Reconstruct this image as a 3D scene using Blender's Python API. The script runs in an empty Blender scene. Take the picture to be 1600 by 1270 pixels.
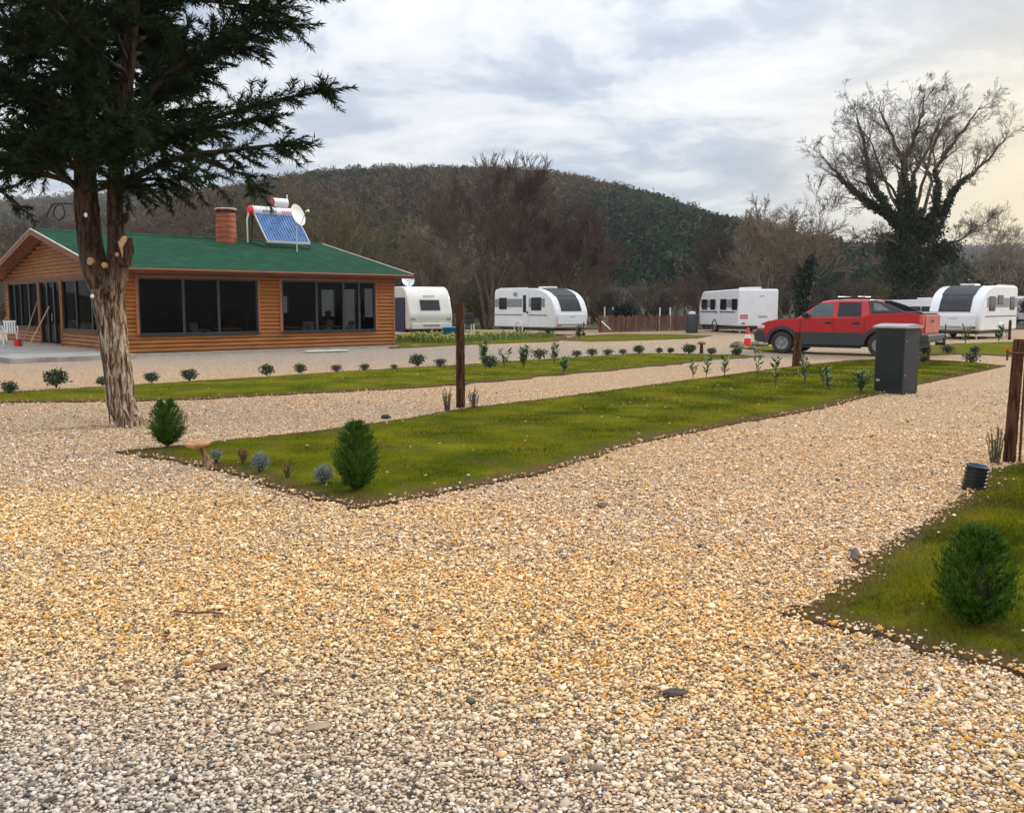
import bpy, math, random
import numpy as np
from mathutils import Vector, Matrix
C = bpy.context.scene
COL = C.collection
R = math.radians
PI = math.pi

# ---------------------------------------------------------------- camera
F = 1450.0; TH = math.atan(157 / F); EYE = 1.62
cam_d = bpy.data.cameras.new("camera"); cam = bpy.data.objects.new("camera", cam_d); COL.objects.link(cam)
cam.location = (0, 0, EYE); cam.rotation_euler = (PI / 2 - TH, 0, 0)
cam_d.sensor_width = 36; cam_d.lens = 36 * F / 1600; cam_d.clip_end = 8000; cam_d.clip_start = 0.1
C.camera = cam

# ---------------------------------------------------------------- world, sun, exposure
SUN_EL, SUN_AZ = R(26), R(62)       # azimuth measured from +Y (view direction) towards +X
w = bpy.data.worlds.new("World"); C.world = w; w.use_nodes = True
nt = w.node_tree; nt.nodes.clear()
def N(t, tree=None, **kw):
    n = (tree or nt).nodes.new(t)
    for k, v in kw.items(): setattr(n, k, v)
    return n
def build_world():
    L = nt.links.new
    out = N('ShaderNodeOutputWorld'); bg = N('ShaderNodeBackground'); bg.inputs['Strength'].default_value = 0.1
    sky = N('ShaderNodeTexSky'); sky.sky_type = 'NISHITA'; sky.sun_disc = False
    sky.sun_elevation = SUN_EL; sky.sun_rotation = SUN_AZ
    tc = N('ShaderNodeTexCoord')
    sep = N('ShaderNodeSeparateXYZ'); L(tc.outputs['Generated'], sep.inputs[0])
    def m(op, a, b=None, clamp=False):
        n = N('ShaderNodeMath', operation=op, use_clamp=clamp)
        for i, q in enumerate((a, b)):
            if q is None: continue
            if isinstance(q, (int, float)): n.inputs[i].default_value = q
            else: L(q, n.inputs[i])
        return n.outputs[0]
    zc = m('MAXIMUM', sep.outputs[2], 0.0)
    den = m('ADD', zc, 0.16)
    cx = m('DIVIDE', sep.outputs[0], den); cy = m('DIVIDE', sep.outputs[1], den)
    cv = N('ShaderNodeCombineXYZ'); L(cx, cv.inputs[0]); L(cy, cv.inputs[1]); cv.inputs[2].default_value = 3.7
    n1 = N('ShaderNodeTexNoise'); n1.inputs['Scale'].default_value = 1.7; n1.inputs['Detail'].default_value = 7; n1.inputs['Roughness'].default_value = 0.58
    n1.inputs['Distortion'].default_value = 0.35
    L(cv.outputs[0], n1.inputs['Vector'])
    cr = N('ShaderNodeValToRGB'); L(n1.outputs[0], cr.inputs[0])
    e = cr.color_ramp.elements
    e[0].position = .36; e[0].color = (.42, .48, .58, 1)
    e[1].position = .64; e[1].color = (.95, .945, .945, 1)
    a = e.new(.46); a.color = (.56, .61, .69, 1)
    a = e.new(.52); a.color = (.77, .79, .83, 1)
    # warm break in the overcast, low on the right
    vd = N('ShaderNodeVectorMath', operation='DOT_PRODUCT'); L(tc.outputs['Generated'], vd.inputs[0])
    q = Vector((math.sin(R(30)), math.cos(R(30)), .05)).normalized(); vd.inputs[1].default_value = q
    wm = m('POWER', m('MAXIMUM', vd.outputs['Value'], 0), 55, True)
    wm2 = m('MULTIPLY', wm, .92, True)
    mix = N('ShaderNodeMix', data_type='RGBA'); L(wm2, mix.inputs[0]); L(cr.outputs[0], mix.inputs[6]); mix.inputs[7].default_value = (1.0, .80, .45, 1)
    # pale band towards the horizon
    hb = m('POWER', m('SUBTRACT', 1.0, zc), 16, True)
    mixh = N('ShaderNodeMix', data_type='RGBA'); L(m('MULTIPLY', hb, .5), mixh.inputs[0]); L(cr.outputs[0], mixh.inputs[6]); mixh.inputs[7].default_value = (.66, .74, .84, 1)
    L(mixh.outputs[2], mix.inputs[6])
    # overcast skies get brighter towards the zenith
    zen = m('ADD', m('MULTIPLY', m('POWER', zc, 1.4), CLOUD_ZEN), 1.0)
    sc_ = N('ShaderNodeVectorMath', operation='SCALE'); L(mix.outputs[2], sc_.inputs[0]); L(m('MULTIPLY', zen, CLOUD_K), sc_.inputs['Scale'])
    sk = N('ShaderNodeVectorMath', operation='SCALE'); L(sky.outputs[0], sk.inputs[0]); sk.inputs['Scale'].default_value = 0.12
    ad = N('ShaderNodeVectorMath', operation='ADD'); L(sc_.outputs[0], ad.inputs[0]); L(sk.outputs[0], ad.inputs[1])
    L(ad.outputs[0], bg.inputs['Color']); L(bg.outputs[0], out.inputs[0])
CLOUD_K = 6.2; CLOUD_ZEN = 2.1
build_world()
sl = bpy.data.lights.new("sun", 'SUN'); sl.energy = 1.7; sl.angle = R(14); sl.color = (1, .88, .70)
so = bpy.data.objects.new("sun", sl); COL.objects.link(so)
sd = Vector((math.cos(SUN_EL) * math.sin(SUN_AZ), math.cos(SUN_EL) * math.cos(SUN_AZ), math.sin(SUN_EL)))
so.rotation_euler = sd.to_track_quat('Z', 'Y').to_euler()
C.view_settings.view_transform = 'Standard'; C.view_settings.look = 'None'
C.view_settings.exposure = 0.45; C.view_settings.gamma = 1; C.view_settings.use_curve_mapping = False
C.render.engine = 'CYCLES'
C.cycles.max_bounces = 6; C.cycles.transparent_max_bounces = 12; C.cycles.volume_bounces = 0

# ---------------------------------------------------------------- measuring helpers
def ray(px, py):
    cx = (px - 800) / F; cy = -(py - 635) / F
    return (cx, math.cos(TH) + cy * math.sin(TH), -math.sin(TH) + cy * math.cos(TH))
def G(px, py, z=0.0):
    d = ray(px, py); t = (z - EYE) / d[2]; return (d[0] * t, d[1] * t, z)
def P(px, py, Y):
    d = ray(px, py); t = Y / d[1]; return (d[0] * t, Y, EYE + d[2] * t)

# ---------------------------------------------------------------- materials
MATS = {}
def newmat(name):
    m = bpy.data.materials.new(name); m.use_nodes = True; m.node_tree.nodes.clear()
    t = m.node_tree; out = t.nodes.new('ShaderNodeOutputMaterial'); b = t.nodes.new('ShaderNodeBsdfPrincipled')
    t.links.new(b.outputs[0], out.inputs[0]); MATS[name] = m
    return m, t, b
def mat(name, c1, c2=None, scale=4.0, rough=.7, metal=0, bump=0, bscale=None, stretch=(1, 1, 1), detail=5, spec=.5, rand=False, lo=.35, hi=.65, coat=0, bdist=.02):
    if name in MATS: return MATS[name]
    m, t, b = newmat(name); L = t.links.new
    b.inputs['Roughness'].default_value = rough; b.inputs['Metallic'].default_value = metal
    b.inputs['Specular IOR Level'].default_value = spec; b.inputs['Coat Weight'].default_value = coat
    if c2 is None: c2 = tuple(min(1, x * 1.18 + .002) for x in c1)
    tc = t.nodes.new('ShaderNodeTexCoord'); mp = t.nodes.new('ShaderNodeMapping'); mp.inputs['Scale'].default_value = stretch
    L(tc.outputs['Object'], mp.inputs[0])
    no = t.nodes.new('ShaderNodeTexNoise'); no.inputs['Scale'].default_value = scale; no.inputs['Detail'].default_value = detail; no.inputs['Roughness'].default_value = .6
    L(mp.outputs[0], no.inputs['Vector'])
    cr = t.nodes.new('ShaderNodeValToRGB'); e = cr.color_ramp.elements
    e[0].position = lo; e[0].color = (*c1, 1); e[1].position = hi; e[1].color = (*c2, 1)
    fac = no.outputs[0]
    if rand:
        ge = t.nodes.new('ShaderNodeNewGeometry'); ma = t.nodes.new('ShaderNodeMath'); ma.operation = 'MULTIPLY_ADD'
        ma.inputs[1].default_value = .55; L(ge.outputs['Random Per Island'], ma.inputs[0])
        m2 = t.nodes.new('ShaderNodeMath'); m2.operation = 'MULTIPLY'; m2.inputs[1].default_value = .45; L(no.outputs[0], m2.inputs[0]); L(m2.outputs[0], ma.inputs[2])
        fac = ma.outputs[0]
    L(fac, cr.inputs[0]); L(cr.outputs[0], b.inputs['Base Color'])
    if bump:
        n2 = t.nodes.new('ShaderNodeTexNoise'); n2.inputs['Scale'].default_value = bscale or scale * 4; n2.inputs['Detail'].default_value = 4
        L(mp.outputs[0], n2.inputs['Vector'])
        bp = t.nodes.new('ShaderNodeBump'); bp.inputs['Strength'].default_value = bump; bp.inputs['Distance'].default_value = bdist
        L(n2.outputs[0], bp.inputs['Height']); L(bp.outputs[0], b.inputs['Normal'])
    return m

def stone_color(t, rnd, pos):
    """colour of one pebble from a random value and a world position; shared by the loose stones and the gravel sheet"""
    L = t.links.new
    cr = t.nodes.new('ShaderNodeValToRGB'); cr.color_ramp.interpolation = 'CONSTANT'; L(rnd, cr.inputs[0])
    stops = [(0, (.70, .57, .42)), (.13, (.60, .43, .27)), (.25, (.80, .69, .55)), (.36, (.50, .40, .30)), (.46, (.68, .49, .30)),
             (.55, (.66, .55, .42)), (.64, (.26, .22, .19)), (.69, (.62, .38, .17)), (.76, (.76, .63, .47)), (.85, (.28, .20, .14)), (.88, (.86, .79, .68)), (.96, (.10, .095, .10))]
    e = cr.color_ramp.elements
    e[0].position = 0; e[0].color = (*stops[0][1], 1); e[1].position = stops[1][0]; e[1].color = (*stops[1][1], 1)
    for p, c in stops[2:]:
        a = e.new(p); a.color = (*c, 1)
    # delivered loads of gravel differ: a yellow one in the middle, a greyer one at the near left, pinkish down the side road
    no = t.nodes.new('ShaderNodeTexNoise'); no.inputs['Scale'].default_value = .8; no.inputs['Detail'].default_value = 7; no.inputs['Roughness'].default_value = .62; L(pos, no.inputs['Vector'])
    sx = t.nodes.new('ShaderNodeSeparateXYZ'); L(pos, sx.inputs[0])
    def m(op, a, b, c=None):
        n = t.nodes.new('ShaderNodeMath'); n.operation = op
        for i, q in enumerate((a, b, c)):
            if q is None: continue
            if isinstance(q, (int, float)): n.inputs[i].default_value = q
            else: L(q, n.inputs[i])
        return n.outputs[0]
    def blob(cx, cy, rx, ry):
        a = m('DIVIDE', m('SUBTRACT', sx.outputs[0], cx), rx); b_ = m('DIVIDE', m('SUBTRACT', sx.outputs[1], cy), ry)
        d = m('SQRT', m('ADD', m('MULTIPLY', a, a), m('MULTIPLY', b_, b_)), 0)
        d = m('ADD', d, m('MULTIPLY', m('SUBTRACT', no.outputs[0], .5), 1.6))
        n = t.nodes.new('ShaderNodeMapRange'); n.interpolation_type = 'SMOOTHSTEP'; L(d, n.inputs[0])
        n.inputs[1].default_value = 1.45; n.inputs[2].default_value = .35; n.inputs[3].default_value = 0; n.inputs[4].default_value = 1
        return n.outputs[0]
    def tint(col, mask, c, k):
        mx = t.nodes.new('ShaderNodeMix'); mx.data_type = 'RGBA'; mx.blend_type = 'MULTIPLY'
        L(m('MULTIPLY', mask, k), mx.inputs[0]); L(col, mx.inputs[6]); mx.inputs[7].default_value = (*c, 1); return mx.outputs[2]
    col = cr.outputs[0]
    grey = m('MAXIMUM', blob(-2.1, 2.6, 2.5, 1.5), blob(-9, 31, 20, 7.5))
    hs = t.nodes.new('ShaderNodeHueSaturation'); L(col, hs.inputs['Color']); L(m('SUBTRACT', 1.24, m('MULTIPLY', grey, .66)), hs.inputs['Saturation']); L(m('SUBTRACT', 1.10, m('MULTIPLY', grey, .28)), hs.inputs['Value']); col = hs.outputs[0]
    yel = m('MAXIMUM', blob(-.7, 4.7, 3.4, 1.7), blob(-4.5, 7, 4, 1.3))
    col = tint(col, yel, (1.15, 1.0, .66), .6)
    pink = m('MAXIMUM', blob(5, 11, 7.5, 6.5), blob(2, 23, 22, 8))
    col = tint(col, pink, (1.16, 1.0, .82), .65)
    return col, no.outputs[0], sx

def mat_pebble():
    m, t, b = newmat('pebble'); L = t.links.new
    ge = t.nodes.new('ShaderNodeNewGeometry')
    col, n, sx = stone_color(t, ge.outputs['Random Per Island'], ge.outputs['Position'])
    L(col, b.inputs['Base Color']); b.inputs['Roughness'].default_value = .75; b.inputs['Specular IOR Level'].default_value = .3
    return m
def mat_ground():
    m, t, b = newmat('gravel_sheet'); L = t.links.new
    ge = t.nodes.new('ShaderNodeNewGeometry')
    def vor(scale, feat='F1'):
        v = t.nodes.new('ShaderNodeTexVoronoi'); v.voronoi_dimensions = '2D'; v.feature = feat; v.inputs['Scale'].default_value = scale
        L(ge.outputs['Position'], v.inputs['Vector']); return v
    v = vor(48); ve = vor(48, 'DISTANCE_TO_EDGE')
    sc = t.nodes.new('ShaderNodeSeparateColor'); L(v.outputs['Color'], sc.inputs[0])
    col, n, sx = stone_color(t, sc.outputs[0], ge.outputs['Position'])
    # soil between the stones
    mr = t.nodes.new('ShaderNodeMapRange'); L(ve.outputs['Distance'], mr.inputs[0]); mr.inputs[1].default_value = .04; mr.inputs[2].default_value = .20
    # bigger scattered clots: soil showing, bark bits
    n3 = t.nodes.new('ShaderNodeTexNoise'); n3.inputs['Scale'].default_value = 9; n3.inputs['Detail'].default_value = 6; n3.inputs['Roughness'].default_value = .7
    L(ge.outputs['Position'], n3.inputs['Vector'])
    m3 = t.nodes.new('ShaderNodeMapRange'); L(n3.outputs[0], m3.inputs[0]); m3.inputs[1].default_value = .34; m3.inputs[2].default_value = .43; m3.inputs[3].default_value = .25
    mm = t.nodes.new('ShaderNodeMath'); mm.operation = 'MULTIPLY'; L(mr.outputs[0], mm.inputs[0]); L(m3.outputs[0], mm.inputs[1])
    mx = t.nodes.new('ShaderNodeMix'); mx.data_type = 'RGBA'; L(mm.outputs[0], mx.inputs[0]); mx.inputs[6].default_value = (.15, .095, .055, 1); L(col, mx.inputs[7])
    # beyond the campsite: rough winter meadow
    n4 = t.nodes.new('ShaderNodeTexNoise'); n4.inputs['Scale'].default_value = .08; n4.inputs['Detail'].default_value = 6; L(ge.outputs['Position'], n4.inputs['Vector'])
    c4 = t.nodes.new('ShaderNodeValToRGB'); L(n4.outputs[0], c4.inputs[0]); c4.color_ramp.elements[0].color = (.035, .045, .015, 1); c4.color_ramp.elements[1].color = (.10, .075, .04, 1)
    c4.color_ramp.elements[0].position = .4; c4.color_ramp.elements[1].position = .6
    fr = t.nodes.new('ShaderNodeMath'); fr.operation = 'MULTIPLY_ADD'; L(n.node.outputs[0], fr.inputs[0]); fr.inputs[1].default_value = 5; L(sx.outputs[1], fr.inputs[2])
    mf = t.nodes.new('ShaderNodeMapRange'); L(fr.outputs[0], mf.inputs[0]); mf.inputs[1].default_value = 66; mf.inputs[2].default_value = 67
    mx2 = t.nodes.new('ShaderNodeMix'); mx2.data_type = 'RGBA'; L(mf.outputs[0], mx2.inputs[0]); L(mx.outputs[2], mx2.inputs[6]); L(c4.outputs[0], mx2.inputs[7])
    L(mx2.outputs[2], b.inputs['Base Color']); b.inputs['Roughness'].default_value = .9; b.inputs['Specular IOR Level'].default_value = .2
    hm = t.nodes.new('ShaderNodeMath'); hm.operation = 'MULTIPLY_ADD'; hm.inputs[1].default_value = .6; L(sc.outputs[1], hm.inputs[0]); L(mr.outputs[0], hm.inputs[2])
    bp = t.nodes.new('ShaderNodeBump'); bp.inputs['Strength'].default_value = .9; bp.inputs['Distance'].default_value = .012; L(hm.outputs[0], bp.inputs['Height']); L(bp.outputs[0], b.inputs['Normal'])
    return m
def mat_grass(name, sheet):
    m, t, b = newmat(name); L = t.links.new
    ge = t.nodes.new('ShaderNodeNewGeometry')
    def noise(s, d=5, r=.6):
        n = t.nodes.new('ShaderNodeTexNoise'); n.inputs['Scale'].default_value = s; n.inputs['Detail'].default_value = d; n.inputs['Roughness'].default_value = r
        L(ge.outputs['Position'], n.inputs['Vector']); return n.outputs[0]
    def ramp(f, *st):
        c = t.nodes.new('ShaderNodeValToRGB'); L(f, c.inputs[0]); e = c.color_ramp.elements
        e[0].position = st[0][0]; e[0].color = (*st[0][1], 1); e[1].position = st[-1][0]; e[1].color = (*st[-1][1], 1)
        for p, q in st[1:-1]:
            a = e.new(p); a.color = (*q, 1)
        return c.outputs[0]
    base = ramp(noise(.9, 7, .65), (.34, (.050, .072, .002)), (.5, (.108, .120, .004)), (.66, (.185, .165, .007)))
    dry = ramp(noise(26, 4, .7), (.3, (.055, .042, .010)), (.7, (.20, .155, .045)))
    f = t.nodes.new('ShaderNodeMapRange'); L(noise(1.7, 8, .72), f.inputs[0]); f.inputs[1].default_value = .50; f.inputs[2].default_value = .64; f.inputs[4].default_value = .62
    mx = t.nodes.new('ShaderNodeMix'); mx.data_type = 'RGBA'; L(f.outputs[0], mx.inputs[0]); L(base, mx.inputs[6]); L(dry, mx.inputs[7])
    hv = t.nodes.new('ShaderNodeHueSaturation'); L(mx.outputs[2], hv.inputs['Color'])
    rr = t.nodes.new('ShaderNodeMapRange'); L(noise(70, 3) if sheet else ge.outputs['Random Per Island'], rr.inputs[0]); rr.inputs[3].default_value = .62; rr.inputs[4].default_value = 1.35
    L(rr.outputs[0], hv.inputs['Value'])
    out = hv.outputs[0]
    if sheet:   # trodden bare margin towards the edge of each bed
        at = t.nodes.new('ShaderNodeAttribute'); at.attribute_name = 'edge'
        ad = t.nodes.new('ShaderNodeMath'); ad.operation = 'MULTIPLY_ADD'; L(noise(6, 6, .7), ad.inputs[0]); ad.inputs[1].default_value = 1.3; L(at.outputs['Fac'], ad.inputs[2])
        er = t.nodes.new('ShaderNodeMapRange'); L(ad.outputs[0], er.inputs[0]); er.inputs[1].default_value = .82; er.inputs[2].default_value = 1.22
        m2 = t.nodes.new('ShaderNodeMix'); m2.data_type = 'RGBA'; L(er.outputs[0], m2.inputs[0]); m2.inputs[6].default_value = (.12, .080, .036, 1); L(out, m2.inputs[7]); out = m2.outputs[2]
        bp = t.nodes.new('ShaderNodeBump'); bp.inputs['Strength'].default_value = .8; bp.inputs['Distance'].default_value = .02; L(noise(60, 5, .8), bp.inputs['Height']); L(bp.outputs[0], b.inputs['Normal'])
    L(out, b.inputs['Base Color']); b.inputs['Roughness'].default_value = .95; b.inputs['Specular IOR Level'].default_value = .02
    return m
def mat_glass(name, tint=(.55, .6, .6), refl=1.0):
    m = bpy.data.materials.new(name); m.use_nodes = True; t = m.node_tree; t.nodes.clear(); L = t.links.new
    out = t.nodes.new('ShaderNodeOutputMaterial'); tr = t.nodes.new('ShaderNodeBsdfTransparent'); gl = t.nodes.new('ShaderNodeBsdfGlossy'); fr = t.nodes.new('ShaderNodeFresnel')
    fr.inputs[0].default_value = 1.35; gl.inputs['Roughness'].default_value = .02; tr.inputs[0].default_value = (*tint, 1); gl.inputs[0].default_value = (refl, refl, refl, 1)
    mx = t.nodes.new('ShaderNodeMixShader'); L(fr.outputs[0], mx.inputs[0]); L(tr.outputs[0], mx.inputs[1]); L(gl.outputs[0], mx.inputs[2]); L(mx.outputs[0], out.inputs[0])
    MATS[name] = m; return m
def mat_attr(name, rough=.9):      # colour per tree kept on the mesh
    m, t, b = newmat(name); a = t.nodes.new('ShaderNodeAttribute'); a.attribute_name = 'tree_color'
    t.links.new(a.outputs['Color'], b.inputs['Base Color']); b.inputs['Roughness'].default_value = rough; b.inputs['Specular IOR Level'].default_value = .1
    return m
def mat_bark(name, dark, light, whiten=None):
    m, t, b = newmat(name); L = t.links.new
    tc = t.nodes.new('ShaderNodeTexCoord'); mp = t.nodes.new('ShaderNodeMapping'); mp.inputs['Scale'].default_value = (1, 1, .16); L(tc.outputs['Object'], mp.inputs[0])
    n = t.nodes.new('ShaderNodeTexNoise'); n.inputs['Scale'].default_value = 24; n.inputs['Detail'].default_value = 7; n.inputs['Roughness'].default_value = .62; n.inputs['Distortion'].default_value = .8; L(mp.outputs[0], n.inputs['Vector'])
    cr = t.nodes.new('ShaderNodeValToRGB'); L(n.outputs[0], cr.inputs[0]); e = cr.color_ramp.elements
    e[0].position = .40; e[0].color = (*dark, 1); e[1].position = .60; e[1].color = (*light, 1)
    col = cr.outputs[0]
    if whiten:       # old limewash on the lower trunk
        c2 = t.nodes.new('ShaderNodeValToRGB'); L(n.outputs[0], c2.inputs[0]); e = c2.color_ramp.elements
        e[0].position = .41; e[0].color = (.065, .038, .022, 1); e[1].position = .60; e[1].color = (.50, .41, .31, 1); q = e.new(.49); q.color = (.20, .135, .09, 1)
        sx = t.nodes.new('ShaderNodeSeparateXYZ'); L(tc.outputs['Object'], sx.inputs[0])
        n2 = t.nodes.new('ShaderNodeTexNoise'); n2.inputs['Scale'].default_value = 5; n2.inputs['Detail'].default_value = 5; L(mp.outputs[0], n2.inputs['Vector'])
        ma = t.nodes.new('ShaderNodeMath'); ma.operation = 'MULTIPLY_ADD'; L(n2.outputs[0], ma.inputs[0]); ma.inputs[1].default_value = 1.3; L(sx.outputs[2], ma.inputs[2])
        mr = t.nodes.new('ShaderNodeMapRange'); L(ma.outputs[0], mr.inputs[0]); mr.inputs[1].default_value = whiten + .75; mr.inputs[2].default_value = whiten - .15
        mx = t.nodes.new('ShaderNodeMix'); mx.data_type = 'RGBA'; L(mr.outputs[0], mx.inputs[0]); L(col, mx.inputs[6]); L(c2.outputs[0], mx.inputs[7]); col = mx.outputs[2]
    L(col, b.inputs['Base Color']); b.inputs['Roughness'].default_value = .95; b.inputs['Specular IOR Level'].default_value = .1
    bp = t.nodes.new('ShaderNodeBump'); bp.inputs['Strength'].default_value = 1; bp.inputs['Distance'].default_value = .03; L(n.outputs[0], bp.inputs['Height']); L(bp.outputs[0], b.inputs['Normal'])
    return m
def mat_shingle():
    m, t, b = newmat('green_shingle'); L = t.links.new
    tc = t.nodes.new('ShaderNodeTexCoord')
    br = t.nodes.new('ShaderNodeTexBrick'); br.inputs['Scale'].default_value = 1; br.inputs['Brick Width'].default_value = .33; br.inputs['Row Height'].default_value = .19; br.inputs['Mortar Size'].default_value = .012
    br.inputs['Color1'].default_value = (.008, .046, .024, 1); br.inputs['Color2'].default_value = (.014, .074, .040, 1); br.inputs['Mortar'].default_value = (.004, .030, .012, 1); br.inputs['Mortar Smooth'].default_value = .3
    L(tc.outputs['Object'], br.inputs['Vector'])
    n = t.nodes.new('ShaderNodeTexNoise'); n.inputs['Scale'].default_value = 1.2; n.inputs['Detail'].default_value = 8; n.inputs['Roughness'].default_value = .7; L(tc.outputs['Object'], n.inputs['Vector'])
    mr = t.nodes.new('ShaderNodeMapRange'); L(n.outputs[0], mr.inputs[0]); mr.inputs[1].default_value = .3; mr.inputs[2].default_value = .7; mr.inputs[3].default_value = .75; mr.inputs[4].default_value = 1.3
    hs = t.nodes.new('ShaderNodeHueSaturation'); L(br.outputs[0], hs.inputs['Color']); L(mr.outputs[0], hs.inputs['Value']); L(hs.outputs[0], b.inputs['Base Color'])
    b.inputs['Roughness'].default_value = .95; b.inputs['Specular IOR Level'].default_value = .1
    bp = t.nodes.new('ShaderNodeBump'); bp.inputs['Strength'].default_value = .6; bp.inputs['Distance'].default_value = .01; L(br.outputs[1], bp.inputs['Height']); bp.invert = True; L(bp.outputs[0], b.inputs['Normal'])
    return m

M_PEB = mat_pebble(); M_GROUND = mat_ground(); M_LAWN = mat_grass('lawn_sheet', True); M_BLADE = mat_grass('grass_blade', False)
M_GLASS = mat_glass('window_glass', (.34, .37, .38), .30); M_FOREST = mat_attr('forest'); M_SHINGLE = mat_shingle()
M_BARK = mat_bark('cypress_bark', (.022, .013, .009), (.095, .060, .042), whiten=2.0)
M_GREYBARK = mat_bark('grey_bark', (.05, .038, .030), (.17, .13, .10))
M_PALEBARK = mat_bark('pale_bark', (.12, .09, .06), (.34, .27, .19))
M_REDBARK = mat_bark('reddish_bark', (.045, .028, .022), (.13, .083, .068))
WOOD = mat('stained_siding', (.16, .050, .005), (.38, .130, .014), 2.2, .55, stretch=(.5, .5, 6), bump=.3, bscale=20, detail=7, lo=.3, hi=.7)
WOODTRIM = mat('trim_wood', (.11, .035, .012), (.21, .07, .022), 3, .6, stretch=(.5, .5, 5), bump=.2)
SOFFIT = mat('soffit_wood', (.20, .07, .02), (.34, .13, .04), 5, .7, stretch=(1, 1, 4))
DARKFRAME = mat('anthracite_frame', (.016, .018, .021), (.024, .027, .031), 8, .4)
CONCRETE = mat('concrete', (.22, .20, .18), (.36, .34, .31), 2.5, .9, bump=.3, bscale=30)
WHITE = mat('white_body', (.74, .75, .77), (.80, .81, .83), 1.5, .35, coat=.3)
OFFWHITE = mat('cream_body', (.68, .66, .60), (.76, .74, .68), 1.5, .35, coat=.3)
GREYPAINT = mat('grey_band', (.20, .22, .24), (.24, .26, .28), 4, .4)
DARKPLASTIC = mat('dark_plastic', (.018, .019, .021), (.035, .036, .038), 12, .5)
TINTED = mat('tinted_glass', (.008, .010, .013), (.020, .023, .030), 2.5, .08, spec=.35)
RUBBER = mat('rubber', (.020, .019, .018), (.045, .042, .038), 20, .85)
STEEL = mat('steel', (.45, .46, .47), (.62, .63, .64), 8, .35, metal=.8)
ALU = mat('dull_alloy', (.22, .22, .22), (.34, .34, .33), 10, .45, metal=.4)
RED = mat('red_paint', (.42, .002, .006), (.50, .004, .008), 2, .30, coat=.25)
CLADDING = mat('grey_cladding', (.028, .030, .034), (.045, .047, .050), 14, .6)
REDPLASTIC = mat('red_plastic', (.62, .02, .015), (.75, .04, .02), 5, .5)
PLASTICWHITE = mat('white_plastic', (.68, .67, .64), (.80, .79, .76), 5, .45)
BLUE = mat('blue_plastic', (.01, .16, .42), (.02, .24, .55), 4, .45)
BLACK = mat('black_metal', (.010, .010, .011), (.02, .02, .022), 8, .5)
POSTWOOD = mat_bark('post_wood', (.030, .014, .009), (.13, .062, .036))
CUTWOOD = mat('cut_wood', (.42, .24, .11), (.62, .42, .24), 18, .8)

# ---------------------------------------------------------------- mesh helpers
def rnd(seed): return np.random.default_rng(seed)
def mesh_np(name, V, Fc, m, parent=None, smooth=False, attr=None):
    """V (n,3); Fc (k,3|4) or list of faces"""
    me = bpy.data.meshes.new(name)
    if isinstance(Fc, np.ndarray):
        k, n = Fc.shape
        me.vertices.add(len(V)); me.vertices.foreach_set('co', np.ascontiguousarray(V, dtype=np.float32).ravel())
        me.loops.add(k * n); me.loops.foreach_set('vertex_index', np.ascontiguousarray(Fc, dtype=np.int32).ravel())
        me.polygons.add(k); me.polygons.foreach_set('loop_start', np.arange(0, k * n, n, dtype=np.int32))
        try: me.polygons.foreach_set('loop_total', np.full(k, n, dtype=np.int32))
        except Exception: pass
    else:
        me.from_pydata([tuple(v) for v in V], [], Fc)
    me.update(calc_edges=True)
    if smooth: me.polygons.foreach_set('use_smooth', np.ones(len(me.polygons), dtype=bool))
    if attr is not None:
        for an, (ty, arr) in attr.items():
            a = me.attributes.new(an, ty, 'POINT')
            a.data.foreach_set('color' if ty == 'FLOAT_COLOR' else 'value', np.ascontiguousarray(arr, dtype=np.float32).ravel())
    if m: me.materials.append(m)
    o = bpy.data.objects.new(name, me); COL.objects.link(o)
    if parent: o.parent = parent
    return o
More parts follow.
